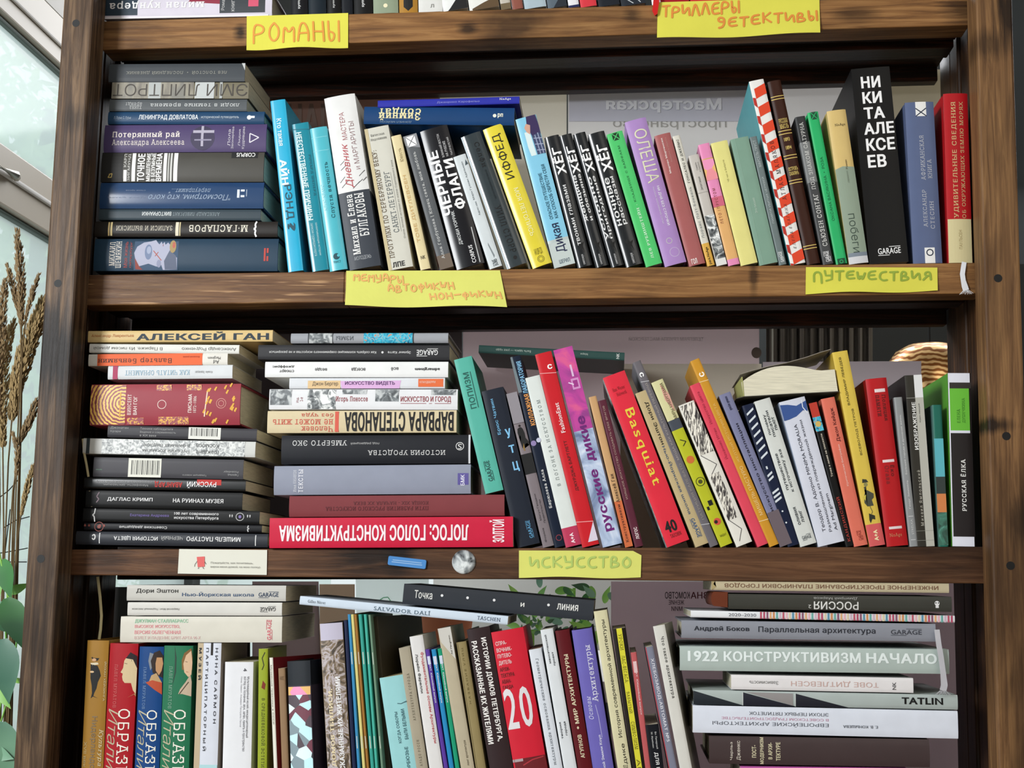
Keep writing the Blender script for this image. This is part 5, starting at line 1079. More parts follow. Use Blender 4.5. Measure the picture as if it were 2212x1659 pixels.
# ------------------------------------------------------------------ middle row, standing and leaning books
GE = 'books leaning on the middle row'
def b3(q, col, label, tx=(), pr=(), **k):
    k.setdefault('row', 3); k.setdefault('grp', GE); return B(q, col, label, tx, pr, **k)
b3((980,777,1019,769,1088,1059,1048,1066),'56ad9c','mint green book standing on the brick red lying one, leaning',
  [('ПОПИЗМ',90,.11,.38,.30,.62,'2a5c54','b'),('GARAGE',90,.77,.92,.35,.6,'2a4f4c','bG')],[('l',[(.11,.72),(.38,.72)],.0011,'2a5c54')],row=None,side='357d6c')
b3((1042,845,1085,836,1169,1174,1113,1171),'2b2f38','blue-black wide book with three spaced light blue capitals',
  [('Брюс Чатвин',90,.06,.29,.28,.46,'6aa8cf','b'),('У',0,.265,.325,.62,.88,'7ab8e0','B'),('Т',0,.37,.42,.62,.88,'7ab8e0','B'),('Ц',0,.475,.54,.62,.88,'7ab8e0','B'),('GARAGE',90,.85,.96,.62,.78,'5a98c0','bG')])
b3((1093,851,1117,846,1196,1174,1171,1176),'7d7478','book spine with a photo of a black-clad figure against dusk, next to the blue-black one',
  [('Мигун Гвидани',90,.66,.83,.3,.5,'3a3438'),('Правительство',90,.7,.85,.6,.8,'3a3438'),('Форма',90,.88,.97,.3,.5,'3a3438')],
  [('e',.218,.5,.008,.11,'2a2422'),('p',[(.228,.42),(.235,.25),(.26,.18),(.29,.22),(.275,.35),(.29,.38),(.33,.25),(.36,.3),(.365,.5),(.34,.62),(.335,.8),(.35,.95),(.33,.98),(.30,.78),(.27,.8),(.24,.72),(.228,.6)],'1c1a1e'),('p',[(.36,.35),(.38,.4),(.38,.5),(.33,.5)],'8a6c34'),('r',.40,.53,0,1,'1f1d21'),('r',.0,.2,0,1,'8b868c'),('l',[(.2,0),(.2,1)],.0006,'5d565a')])
b3((1101,771,1125,768,1220,1177,1197,1176),'1f2a38','tall dark navy book with narrow orange and blue title, behind the white leaning one',
  [('КОЛЛАЖНАЯ',90,.205,.37,.45,.9,'d8924c','B'),('ЛАБОРАТОРИЯ',90,.03,.2,.45,.9,'7ab0d3','B'),('Бирюлева Алла',90,.60,.80,.35,.7,'dcdcdc','b')],[('e',.46,.3,.014,None,'8a7aa8'),('e',.45,.85,.012,None,'b9bcd0'),('p',[(.0,.0),(.19,.0),(.19,.35),(.0,.2)],'6d7a80'),('o',.955,.6,.014,None,'8d3a44')],side='3c474e',d=.095)
b3((1132,818,1166,809,1256,1175,1221,1178),'d3d9d5','greenish white book with widely spaced grey capitals and a pink foot',
  [('В ПОГОНЕ ЗА ИСКУССТВОМ',90,.14,.65,.42,.62,'7d8786','w'),('A+A',90,.925,.985,.42,.66,'f0d8de','B')],bands=[(.89,'d3d9d5'),(1,'b83c5a')],d=.095)
b3((1154,765,1192,759,1293,1173,1257,1176),'c4202c','red book with a white slanting corner at its foot and a small white crescent mark',
  [('с',0,.065,.09,.55,.85,'f0e4e4','B'),('FashionEast',90,.265,.42,.42,.68,'e8d4d4','b'),('ДЖУРДЖА БАРТЛЕТТ',90,.46,.72,.42,.62,'5a1018','b')],[('l',[(.1,0),(.115,1)],.0009,'e49a9a'),('l',[(.87,0),(.885,1)],.0009,'e49a9a'),('p',[(.885,.98),(.98,1),(.98,.4)],'d0c6d6')],d=.095)
b3((1195,756,1236,748,1344,1170,1299,1173),'9a3384','magenta and pale blue painted book with a big violet title',
  [('русские',90,.62,.93,.36,.80,'6a1c6e','B'),('дикие',90,.35,.58,.36,.80,'6a1c6e','B')],[('n',0,.42,.0,1,'@magenta'),('n',.42,1,0,1,'@clouds'),('r',.16,.215,.5,.9,'c888bc'),('r',.17,.205,.58,.82,'9a3384'),('r',.09,.15,.62,.72,'d3b0d0'),('l',[(.175,.35),(.19,.6)],.0014,'e0c8e0')],d=.095)
b3((1271,858,1288,855,1367,1176,1349,1178),'c49a6c','thin tan to orange paperback with dark lettering low on the spine',
  [('Алексей Ган',90,.52,.71,.3,.7,'3a2a1c','b'),('Конструктивизм',90,.72,.97,.3,.7,'4a2a14','b')],[('r',.7,1,0,1,'c8683c')])
b3((1292,866,1308,863,1389,1170,1368,1175),'5d2f3c','plum paperback with small beige capitals beside the tan one',
  [('ИЗЯЩНОЕ ИСКУССТВО СОЗДАВАТЬ СЕБЕ ВРАГОВ',90,.04,.68,.4,.66,'b09488'),('логос',90,.87,.95,.4,.8,'e0d0d0','b')])
b3((1301,816,1350,800,1488,1163,1440,1179),'d92f40','large leaning scarlet art book with a yellow serif name',
  [('Basquiat',270,.21,.66,.28,.78,'e0c83c','b'),('Hans Werner',0,.075,.095,.2,.75,'8a1c28'),('Holzwarth',0,.105,.125,.3,.75,'8a1c28'),('40',0,.865,.93,.2,.72,'23191a','B'),('TASCHEN',0,.94,.96,.3,.78,'4a1a1e')],side='@drip',hard=1,sag=.0006,d=.185)
b3((1372,849,1399,842,1526,1158,1496,1168),'b9a67c','tan paperback with black then blue-grey sans title beside the scarlet one',
  [('Дори Эштон',270,.07,.35,.38,.68,'2c2a24','b'),('Нью-Йоркская школа',270,.36,.80,.36,.66,'4a5a70','b'),('GARAGE',270,.83,.95,.4,.68,'3a5a80','bG')],[('p',[(.5,0),(.5,.3),(1,.9),(1,0)],'c6c0b0')][:0])
b3((1366,783,1384,779,1546,1161,1527,1166),'6b676c','tall slim grey paperback with a white crescent mark and small pale capitals',
  [('с',270,.06,.085,.2,.7,'f0f0f0','B'),('МОДА КАК КУЛЬТУРНЫЙ ПЕРЕВОД',90,.12,.54,.35,.7,'a8a09a'),('ПАТРИЦИЯ КАЛЕФАТО',90,.56,.86,.35,.7,'968e86')],[('l',[(.105,0),(.115,1)],.0008,'b9b9bc'),('l',[(.88,0),(.89,1)],.0008,'b9b9bc')],side='77797f')
b3((1407,825,1431,820,1578,1158,1548,1166),'b9bb26','lime paperback with small round emblems and a cream upper part',
  [('МИРЫ КИБЕРГРАММА',90,.02,.24,.6,.85,'5a5030'),('МАДАЛ',0,.935,.95,.3,.8,'4a4c14')],[('p',[(.02,.6),(.12,.5),(.2,.9),(.1,1)],'cf9a8a'),('l',[(.36,.35),(.38,.75),(.40,.4)],.0012,'3a3c14'),('e',.485,.5,.022,None,'c86a30'),('o',.62,.55,.024,None,'3a3c1c'),('e',.62,.55,.012,None,'4a4c20'),('r',.735,.765,.45,.8,'23240f'),('r',.765,.785,.2,.4,'23240f'),('e',.86,.55,.02,None,'c8503c'),('e',.86,.45,.01,None,'2a2a14')],bands=[(.24,'d0cc9a'),(.3,'4a4f58'),(1,'b4b826')])
b3((1465,878,1499,863,1622,1163,1589,1176),'dcd9cf','white book printed with black ink sketch lines, leaning beside the pink one',[],[('n',.01,.36,.1,.98,'@etching'),('n',.5,.82,.15,.75,'@etching'),('l',[(.36,.1),(.45,.8),(.5,.3)],.0008,'4a4648'),('l',[(.82,.2),(.9,.7),(.97,.3)],.0008,'4a4648')],side='@etching')
b3((1490,833,1512,826,1657,1166,1632,1173),'d8475a','raspberry pink paperback with faint dark red words',
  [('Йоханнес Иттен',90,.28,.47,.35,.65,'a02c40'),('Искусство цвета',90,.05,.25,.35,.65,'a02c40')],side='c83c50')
b3((1490,780,1511,774,1681,1170,1659,1173),'c8902c','tall amber paperback with a white crescent mark near its head',
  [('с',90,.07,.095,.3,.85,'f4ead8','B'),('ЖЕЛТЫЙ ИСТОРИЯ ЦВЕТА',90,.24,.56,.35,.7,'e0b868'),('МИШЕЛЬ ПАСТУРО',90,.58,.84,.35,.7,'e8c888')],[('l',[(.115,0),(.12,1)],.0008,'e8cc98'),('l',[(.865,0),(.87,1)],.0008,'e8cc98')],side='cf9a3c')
b3((1553,855,1577,845,1710,1168,1682,1174),'7a7c9a','lilac grey paperback with dark sans title, under the open book end',
  [('искусство инсталляции',90,.20,.78,.42,.66,'2c2c3c','b'),('новый музей',270,.02,.11,.35,.65,'3a3c58','B')],[('r',.78,1,0,1,'6a5e64')])
b3((1602,879,1628,868,1726,1177,1701,1174),'262c40','navy paperback with rows of white dashes like stacked lines',[],[('p',[(.06+i*.052,.15),(.03+i*.052,.85),(.045+i*.052,.85),(.075+i*.052,.15)],'cfd6dc') for i in range(7)]+[('r',.44,.46,.3,.45,'cfd6dc')]+[('p',[(.5+i*.03,.2),(.48+i*.03,.7),(.495+i*.03,.7),(.515+i*.03,.2)],'cfd6dc') for i in range(2)]+[('p',[(.62+i*.03,.15),(.60+i*.03,.8),(.615+i*.03,.8),(.635+i*.03,.15)],'cfd6dc') for i in range(3)]+[('e',.76,.5,.006,None,'cfd6dc'),('e',.84,.5,.006,None,'cfd6dc')])
b3((1629,868,1663,858,1764,1170,1728,1179),'cdd0cb','white paperback with three groups of dark sans words, under the open book',
  [('почему',90,.10,.24,.26,.42,'3a4044','b'),('писатели',90,.08,.26,.48,.62,'3a4044','b'),('пьют',90,.13,.22,.70,.85,'3a4044','b'),('путешествие',90,.37,.62,.24,.42,'3a4044','b'),('к источнику эха',90,.35,.64,.52,.70,'3a4044','b'),('оливия',90,.74,.86,.28,.44,'3a4044','b'),('лэнг',90,.77,.85,.54,.70,'3a4044','b'),('GARAGE',0,.935,.96,.25,.8,'5a6064','bG')])
b3((1681,870,1740,855,1823,1170,1769,1179),'cdd0dc','broad white and blue paperback with four lines of thin black text',
  [('Теодор В. Адорно MINIMA MORALIA',90,.17,.91,.30,.46,'3a3c48'),('Размышления из поврежденной жизни',90,.15,.92,.54,.68,'3a3c48'),('Ad Marginem',90,.67,.92,.76,.90,'3a3c48')],[('p',[(.02,0),(.03,.3),(.05,.6),(.03,1),(.1,.97),(.09,.8),(.12,.5),(.13,.2),(.13,0)],'3a5590'),('l',[(.02,.85),(.07,.82),(.12,.95)],.001,'e0e4ea')],side='b4c0d6')
b3((1747,872,1764,868,1845,1175,1826,1177),'241d20','black paperback with red serif capitals low on its spine, behind the coral one',
  [('КАНДИНСКИЙ',90,.66,.97,.3,.75,'a83c34','b'),('Точка и линия на плоскости',90,.22,.52,.4,.65,'d0c6b4','b')],[('r',.0,.1,0,1,'b83a2c'),('n',.1,.2,0,1,'@turquoise_print'),('e',.15,.5,.02,None,'cfae5c')])
b3((1771,864,1805,855,1873,1178,1847,1179),'d8705c','coral paperback with dark red author name beside the black one',
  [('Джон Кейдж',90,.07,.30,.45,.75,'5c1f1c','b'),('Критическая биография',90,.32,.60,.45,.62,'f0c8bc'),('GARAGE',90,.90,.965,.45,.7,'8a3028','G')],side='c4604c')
b3((1799,761,1829,757,1914,1173,1876,1178),'d4b84c','tall yellow book with a small figure in a dark coat and a pink foot',
  [('ВЛАДИМИР ЛЕБЕДЕВ',90,.03,.28,.35,.52,'5a5024','b'),('ВСЕВОЛОД ПЕТРОВ',90,.30,.54,.52,.68,'6a6030','b'),('A+A',90,.92,.975,.4,.66,'f0e0b0','B')],
  [('p',[(.66,.35),(.665,.6),(.68,.7),(.68,.3)],'3a3c34'),('e',.69,.5,.01,None,'8a8450'),('p',[(.70,.5),(.70,.35),(.715,.35),(.72,.55),(.74,.88),(.76,.85),(.77,.7),(.80,.75),(.80,.35),(.78,.2),(.75,.25),(.73,.35)],'4a4c40'),('p',[(.75,.15),(.74,.4),(.77,.3)],'c8b848'),('l',[(.80,.5),(.83,.6),(.84,.5)],.0008,'6a6440'),('p',[(.835,.35),(.85,.7),(.87,.68),(.865,.5),(.885,.35),(.87,.3)],'33352c')],bands=[(.89,'d4b84c'),(1,'cf5c5c')],side='c4a63c',d=.17)
b3((1868,819,1917,815,1961,1173,1917,1176),'b31c28','thick dark-shouldered red hardback with dark red words and three white bars',
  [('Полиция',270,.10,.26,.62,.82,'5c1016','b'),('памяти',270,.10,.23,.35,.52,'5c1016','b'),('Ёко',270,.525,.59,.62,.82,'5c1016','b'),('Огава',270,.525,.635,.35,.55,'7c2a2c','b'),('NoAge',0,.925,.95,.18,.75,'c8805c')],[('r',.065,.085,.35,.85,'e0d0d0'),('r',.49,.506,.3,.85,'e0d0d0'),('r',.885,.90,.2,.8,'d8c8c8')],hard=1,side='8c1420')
b3((1930,859,1950,857,1982,1175,1966,1176),'8d9091','slim light grey paperback with white lettering beside the red hardback',
  [('Большие города и духовная жизнь',90,.12,.52,.4,.66,'dcdcdc'),('Георг Зиммель',90,.56,.75,.4,.66,'dcdcdc'),('STRELKA',90,.82,.92,.4,.66,'c9c9c9')],[('l',[(.8,.2),(.8,.8)],.0005,'dcdcdc'),('l',[(.955,.2),(.955,.8)],.0005,'dcdcdc')])
b3((1951,811,1994,809,2016,1175,1984,1176),'3a3833','black and pale grey two-tone paperback with white capitals',
  [('ИЗОБРАЖЕНИЕ',90,.16,.44,.28,.50,'d8d8d4','B'),('Михаил Ямпольский',90,.56,.88,.3,.48,'b9b5a8','w'),('Курс лекций',90,.17,.28,.66,.76,'5a5a54','b')],[('r',0,1,.52,1,'b3b2a8'),('r',0,.135,.52,1,'dcdddd'),('l',[(.135,0),(.135,1)],.0004,'b0b0a8'),('l',[(.91,0),(.91,1)],.0004,'8a8a80'),('l',[(.965,0),(.965,1)],.0004,'8a8a80')],side='2a2a2a',d=.17)
b3((2014,876,2034,873,2049,1175,2028,1176),'2c6a5c','thin dark green paperback with aqua, orange and forest picture panels',[],[('r',.24,.51,0,1,'5ab0bc'),('r',.51,.63,0,1,'3a4240'),('r',.63,.76,0,1,'d0804a'),('n',.76,.99,0,1,'@forest')],side='5d827c')
b3((2048,807,2096,805,2109,1179,2056,1179),'333030','thick black, white and grass green book at the end of the middle row',
  [('РУССКАЯ ЁЛКА',90,.50,.80,.42,.66,'e8e8e4','B'),('ЕЛЕНА',90,.21,.29,.35,.48,'3c7a2c'),('ДУШЕЧКИНА',90,.145,.29,.58,.72,'3c7a2c')],[('r',0,.055,0,.95,'dddfea'),('r',.055,.09,0,1,'3a3634'),('r',.09,.335,.05,.9,'69b93c'),('r',.335,.35,.0,.9,'dddfea'),('r',0,1,0,.055,'dddfea'),('r',.945,1,0,.95,'dddfea')],side='5fa83a',d=.16)
b3((1034,744,1349,762,1349,778,1034,763),'3a5450','dark green paperback lying at the back over the leaning books',
  [('Быть здесь — уже чудо',180,.12,.36,.3,.65,'b9c6bc'),('Мари',180,.70,.75,.3,.6,'b9c6bc'),('NK',90,.945,.965,.15,.85,'dce0dc','b')],[('n',.4,.58,0,1,'@clouds')][:0],row=None,y=.10,d=.13)
# open paperback lying fore-edge out on the leaning books
P = [W(1602,814,.0), W(1803,798,.0), W(1810,845,.0), W(1606,856,.0)]
t = thing('book', 'thick open paperback lying fore-edge out with its grey cover curling up', 'book', P[3], GE)
A = (P[1]-P[0]); C = (P[3]-P[0]); o0 = P[3]
vs = []; fs = []; n = 14
for yy in (0,.135):
    for i in range(n+1):
        u = i/n; top_ = P[0]+A*u; bot = P[3]+(P[2]-P[3])*u; sag_ = .010*math.sin(math.pi*min(1,u*1.15+.05))*(1 if u < .82 else .6)
        vs += [top_+Vector((0,yy,sag_-.008*(1-u)**6))-o0, bot+Vector((0,yy,0))-o0]
M = 2*(n+1)
for i in range(n):
    a = 2*i; fs += [(a,a+1,a+3,a+2),(M+a,M+a+2,M+a+3,M+a+1),(a,a+2,M+a+2,M+a),(a+1,M+a+1,M+a+3,a+3)]
fs += [(0,M,M+1,1),(2*n,2*n+1,M+2*n+1,M+2*n)]
me = mesh('page_block', vs, fs, smooth=True); uv = me.uv_layers.new(name='UVMap')
for lp in me.loops: v = me.vertices[lp.vertex_index].co; uv.data[lp.index].uv = (v.z, v.x)
link('page_block', me, t, [pages_mat('e2dcc4')])
def flap(name, top_pts, thick, m, y0=-.001, y1=.137):
    vs = []; fs = []
    for yy in (y0, y1):
        for a, b in top_pts:
            p = W(a, b, 0); vs += [Vector((p.x, yy, p.z))-o0, Vector((p.x, yy, p.z+thick))-o0]
    n = len(top_pts); M = 2*n
    for i in range(n-1):
        a = 2*i; fs += [(a,a+1,a+3,a+2),(M+a,M+a+2,M+a+3,M+a+1),(a,a+2,M+a+2,M+a),(a+1,M+a+1,M+a+3,a+3)]
    fs += [(0,M,M+1,1),(2*n-2,2*n-1,M+2*n-1,M+2*n-2)]
    link(name, mesh(name, vs, fs), t, [m])
flap('raised_cover', [(1600,808),(1625,800),(1660,791),(1700,783),(1740,772),(1775,760),(1796,754)], .0008, mat('8d867c', .5), .004, .13)
flap('bottom_cover', [(1590,862),(1606,858),(1700,852),(1812,847)], .0008, mat('4c4a44', .5))
q = [W(1585,838,.06), W(1602,814,-.0005), W(1606,856,-.0005), W(1590,870,.06)]
link('spine_edge', mesh('spine_edge', [v-o0 for v in q]+[v-o0+Vector((.001,0,0)) for v in q], BOXF), t, [mat('a3a468', .5)])
# ------------------------------------------------------------------ lower row
GF = 'books standing on the lower row'
def b4(tl, tr, b0, b1, col, label, tx=(), pr=(), **k):
    # feet are below the photograph: run the two side lines down to the board
    f = lambda p, x: p[0]+(x-p[0])*(1799-p[1])/(1659-p[1])
    k.setdefault('grp', GF); k.setdefault('row', 4); kk = (1799-tl[1])/(1659-tl[1])
    S = (1659-tl[1])/(1799-tl[1])       # fractions are given for the visible part
    tx = [(a[0],a[1],a[2]*S,a[3]*S)+tuple(a[4:]) for a in tx]
    out = []
    for p in pr:
        if p[0] in 'rn': out.append((p[0],p[1]*S,p[2]*S)+tuple(p[3:]))
        elif p[0] in 'eo': out.append((p[0],p[1]*S,p[2],p[3]*S)+tuple(p[4:]))
        else: out.append((p[0],[(a*S,c) for a, c in p[1]])+tuple(p[2:]))
    if k.get('bands'): k['bands'] = [(a*S if a < 1 else 1, c) for a, c in k['bands']]
    return B((tl[0],tl[1],tr[0],tr[1],f(tr,b1),1799,f(tl,b0),1800), col, label, tx, out, **k)
b4((188,1383),(234,1384),174,222,'9c7434','ochre hardback with a small black-clad painted figure, first of the lower row',
  [('Культура',270,.70,.99,.72,.95,'cdbf9c','i'),('Нидерландов',270,.60,1.05,.35,.66,'7d6a50','b'),('ЙОХАН ХЁЙЗИНГА',270,.17,.48,.86,.97,'c6b48a'),('XVII век',270,.80,1.0,.08,.22,'b09a6a')],
  [('p',[(.13,.3),(.14,.22),(.14,.62),(.16,.55),(.17,.35)],'17130f'),('e',.155,.38,.012,.1,'c69a72'),('p',[(.18,.2),(.175,.55),(.19,.6),(.2,.3)],'cfc4a8'),('p',[(.19,.22),(.20,.55),(.24,.66),(.28,.72),(.33,.6),(.38,.55),(.42,.45),(.44,.42),(.46,.65),(.445,.4),(.46,.3),(.42,.35),(.36,.32),(.3,.24)],'17130f'),('e',.25,.3,.008,.1,'cfae86')],hard=1)
def muratov(tl, tr, b0, b1, col, dark, label, pic):
    b4(tl, tr, b0, b1, col, label, [('ПАВЕЛ МУРАТОВ',270,.17,.52,.22,.34,dark,''),('ОБРАЗЫ',270,.53,1.1,.44,.84,'e4e0d3','t'),('Италии',270,.53,1.12,.08,.44,'b0a88a','it')], pic, hard=1)
muratov((238,1387),(297,1393),222,285,'a3202b','c45a58','red hardback with a pale hook-nosed profile portrait',
  [('p',[(.12,.6),(.07,.75),(.1,.98),(.22,1),(.22,.95),(.14,.8)],'2c2426'),('p',[(.12,.6),(.14,.55),(.2,.52),(.235,.44),(.245,.52),(.27,.5),(.3,.53),(.32,.6),(.32,.82),(.38,.9),(.41,1),(.2,1),(.13,.85)],'c9b48c'),('l',[(.16,.56),(.165,.66)],.0006,'5a4634'),('p',[(.44,.7),(.41,.95),(.43,1),(.4,1)],'b08a5c')])
muratov((301,1398),(353,1396),289,343,'24477c','6a86ac','blue hardback with a bearded painted figure in an orange robe',
  [('p',[(.05,.45),(.12,.4),(.2,.5),(.16,.6),(.06,.62)],'7a7f86'),('p',[(.05,.62),(.03,.85),(.08,1),(.26,1),(.22,.6),(.12,.5)],'33281f'),('p',[(.09,.74),(.09,.95),(.14,1),(.2,.95),(.24,.85),(.2,.72),(.14,.7)],'b88a60'),('p',[(.24,.55),(.22,.75),(.3,.98),(.3,.45)],'b39468'),('p',[(.30,.32),(.28,.6),(.3,.98),(.4,1),(.36,.7)],'b04a2c')])
muratov((356,1396),(414,1394),343,408,'2f6f50','7aa08a','green hardback with a fair-haired woman portrait beside a dark arc',
  [('p',[(.0,.38),(.1,.46),(.22,.46),(.34,.34),(.22,.40),(.1,.40)],'2c4438'),('p',[(.06,.72),(.02,.95),(.1,1),(.2,1),(.2,.66),(.12,.64)],'7d5c34'),('p',[(.08,.78),(.04,.95),(.14,1),(.24,.98),(.26,.88),(.22,.74),(.15,.70)],'cfae8c'),('l',[(.13,.76),(.135,.84)],.0005,'4a3424'),('l',[(.215,.8),(.22,.88)],.0005,'9a4a3c'),('p',[(.4,.56),(.36,.62),(.3,.8),(.24,.95),(.3,1),(.42,1),(.4,.7)],'b8a48c'),('l',[(.40,.6),(.3,.9)],.0012,'4a3a2c')])
b4((427,1389),(479,1389),418,469,'cfd3dd','pale blue-white paperback with columns of spaced black letters and a tan edge',
  [('МУЗЕЙ',270,.04,.30,.06,.20,'2c2c30','Bw'),('ПАРТИЦИПАТОРНЫЙ',270,.04,.87,.34,.50,'33343a','bw'),('НИНА САЙМОН',270,.04,.65,.76,.90,'33343a','bw')],[('r',0,1.2,0,.24,'b8a688'),('r',0,.1,.56,.66,'2c2826'),('r',.98,1.2,.24,1,'a8ccd0')],side='a3978a')  # tan strip is the shaded left side, painted into the spine
b4((485,1431),(548,1429),480,542,'dcdde0','broad plain white paperback with three thin vertical text lines',
  [('Мультимедийный музей: междисциплинарный',270,.14,.72,.78,.88,'4a4a50'),('взгляд на познание, звук, запах, память и пространство',270,.14,.85,.66,.75,'5a5a60'),('Нина Левент, Альваро Паскуаль-Леоне',270,.14,.62,.56,.63,'8a8a90'),('4',270,.06,.09,.66,.78,'4a4a50','b')])
b4((557,1402),(580,1401),556,576,'93a030','lime green hardback with dark ornamental serif title, partly hidden',
  [('В СРЕДНЕВЕКОВОЙ ЭСТЕТИКЕ',270,.42,1.05,.35,.8,'4a4a20')],[('l',[(.03,.7),(.08,.4),(.14,.6),(.18,.4)],.0012,'3a3a1c'),('p',[(.27,.5),(.33,.35),(.35,.7),(.3,.8)],'7a3020')],d=.10)
b4((581,1421),(590,1420),590,600,'d8d5c8','thin cream booklet whose dark red cover shows beside the spine',
  [('Музейные практики в СССР',270,.07,.62,.3,.75,'5a5650')],yaw=22,side='7c2c30',d=.12)
b4((602,1444),(614,1443),608,624,'8f7458','narrow kraft brown paperback with faint marks',[('КАФОС',0,.08,.12,.2,.8,'6a523c')],[],d=.08)
b4((616,1434),(674,1421),627,679,'3a3634','hardback with black cloth head and a blue, white and maroon geometric picture',[],
  [('n',.25,.4,.02,.98,'@pink_spots'),('n',.33,1.2,.02,.98,'@camo')],bands=[(.24,'33363a'),(1,'4c4650')],hard=1,yaw=10,d=.12)
b4((688,1348),(741,1344),707,758,'9a8a72','tall book with baroque plaster print and two lines of white bold capitals',
  [('ДОМОВ ТБИЛИСИ,',90,.46,1.0,.22,.42,'d8c8a4','B'),('РАССКАЗАННЫЕ ИХ ЖИТЕЛЯМИ',90,.38,1.12,.55,.76,'e4e4e4','B')],[('n',.0,1.2,.02,.98,'@decor'),('r',.0,.12,.02,.98,'b9b4c6')],hard=1,side='1f2438',d=.17)
mags = [((743,1340),(750,1340),760,770,'2a2f48','thin navy booklet standing next to the baroque spine'),((751,1327),(757,1327),771,779,'3a86b4','thin blue stapled booklet in the row of slim ones'),((758,1327),(764,1327),782,790,'cfc47a','thin cream yellow stapled booklet'),((765,1327),(770,1327),791,798,'9c6c34','thin brown orange stapled booklet'),
 ((774,1327),(781,1327),800,809,'3a9a8c','thin sea green stapled booklet'),((785,1327),(792,1327),810,817,'45a896','second sea green stapled booklet, slightly paler'),((796,1328),(800,1328),822,829,'6c8a74','thin sage booklet, last of the slim ones')]
for tl, tr, a, b, c, lb in mags: b4(tl, tr, a, b, c, lb, [], [('r',.25,.33,.35,.6,'c0c4b8'),('r',.8,.88,.35,.6,'c0c4b8')] if c != '2a2f48' else [], d=.17, grp='slim booklets standing in the lower row')
b4((803,1329),(815,1335),830,845,'4a4438','dark olive folder standing upright behind the aqua spine',[],[],side='453f34',d=.16,y=.02,yaw=12)
b4((818,1466),(871,1456),848,900,'93c8ca','short broad aqua paperback with dark sans words',
  [('КОГДА СОБОРЫ',90,.40,.75,.42,.56,'3c6068','b'),('БЫЛИ БЕЛЫМИ',90,.38,.72,.70,.84,'3c6068','b'),('КОРБЮЗЬЕ',90,.80,1.1,.62,.76,'3c6068','b')],[('l',[(.31,.6),(.32,.75),(.30,1)],.0009,'3a5c64')],pg='c9b88a')
b4((860,1402),(886,1395),899,924,'a39a86','greyish tan paperback with dark spaced serif capitals beside the aqua one',
  [('АРХИТЕКТУРА ГОРОДА',90,.22,.62,.38,.62,'6a6250','w'),('АЛЬДО РОССИ',90,.78,1.0,.38,.62,'6a6250','w')])
b4((887,1376),(910,1371),926,958,'d6d4d2','white paperback with black and red vertical names',
  [('Лорейн Фарелли',270,.14,.44,.18,.42,'2c2c2c','b'),('Фундаментальные основы Архитектуры',270,.13,.83,.60,.86,'b84a50','b')])
for tl, tr, a, b, c, lb in (((917,1403),(929,1402),959,968,'5a3c96','slim purple booklet of a matching trio'),((931,1403),(942,1402),970,981,'2a84b8','slim bright blue booklet of a matching trio'),((944,1402),(955,1400),983,993,'1f9470','slim green booklet of a matching trio')):
    b4(tl, tr, a, b, c, lb, [('ПРОЕКТ  Юбилейный выпуск',270,.08,.46,.3,.75,'d8dce4','b')], [('r',.06,.13,.15,.85,'c6cce0')])
b4((943,1360),(975,1352),996,1024,'b3a88f','tall beige paperback with a whitish head and two dark words',
  [('Ad Marginem',90,.06,.20,.72,.86,'4a4438','b'),('лонг архитектура',90,.82,1.0,.55,.72,'4a4030')],[('p',[(0,0),(0,1),(.24,1),(.1,.1)],'c3c0b8')])  # paler head paints the lit part above a slanting shadow edge
b4((986,1388),(1006,1385),1027,1050,'8f8058','olive tan hardback with small gilt capitals',[('НАЗВАНИЕ УЛИЦ',90,.05,.5,.4,.6,'6a5c34','w')],[('l',[(0,.12),(1.2,.12)],.0006,'5a4c2c')],hard=1,sag=.0008)
b4((1007,1359),(1057,1354),1057,1109,'3b3031','dark brown hardback with two lines of white bold capitals reading down',
  [('РАССКАЗАННЫЕ ИХ ЖИТЕЛЯМИ',270,.09,.84,.12,.36,'e4e0dc','B'),('ИСТОРИИ ДОМОВ ПЕТЕРБУРГА,',270,.075,.83,.52,.78,'e4e0dc','B')],hard=1)
b4((1059,1367),(1131,1354),1110,1182,'cb2738','broad red hardback with a huge grey 20 and small block words',
  [('СПРА-',0,.075,.105,.08,.42,'e8c8c8','b'),('ВОЧНИК-',0,.125,.155,.08,.55,'e8c8c8','b'),('ПУТЕВО-',0,.17,.2,.08,.52,'e8c8c8','b'),('ДИТЕЛЬ',0,.22,.255,.08,.48,'e8c8c8','b'),('АРХИ-',0,.27,.3,.08,.38,'5c1018','b'),('ТЕКТУРА',0,.315,.345,.08,.5,'5c1018','b'),('АВАН-',0,.36,.39,.08,.36,'5c1018','b'),('ГАРДА',0,.405,.435,.08,.40,'5c1018','b'),('2',0,.43,.73,.04,.40,'d8d4d6','b'),('0',0,.43,.73,.50,.86,'d8d4d6','b')],
  [('r',.95,1.2,.05,1,'6a2028'),('r',.95,.97,.0,.32,'a8989a'),('l',[(1.0,.3),(.97,.6),(.96,.95)],.0014,'a8343c')],hard=1)
b4((1143,1404),(1168,1400),1187,1216,'d0d5dc','white paperback with a small grey serif title, beside the red 20',
  [('Геометрические основания архитектуры',270,.08,.99,.35,.62,'6a7078')])
b4((1166,1361),(1195,1357),1218,1246,'d3d7da','taller white paperback with two small sans word pairs',
  [('манхэттенский',90,.04,.25,.24,.40,'3a3e44','b'),('проект',90,.17,.27,.60,.76,'3a3e44','b'),('теория',90,.68,.80,.24,.40,'3a3e44','b'),('города',90,.68,.78,.60,.76,'3a3e44','b')])
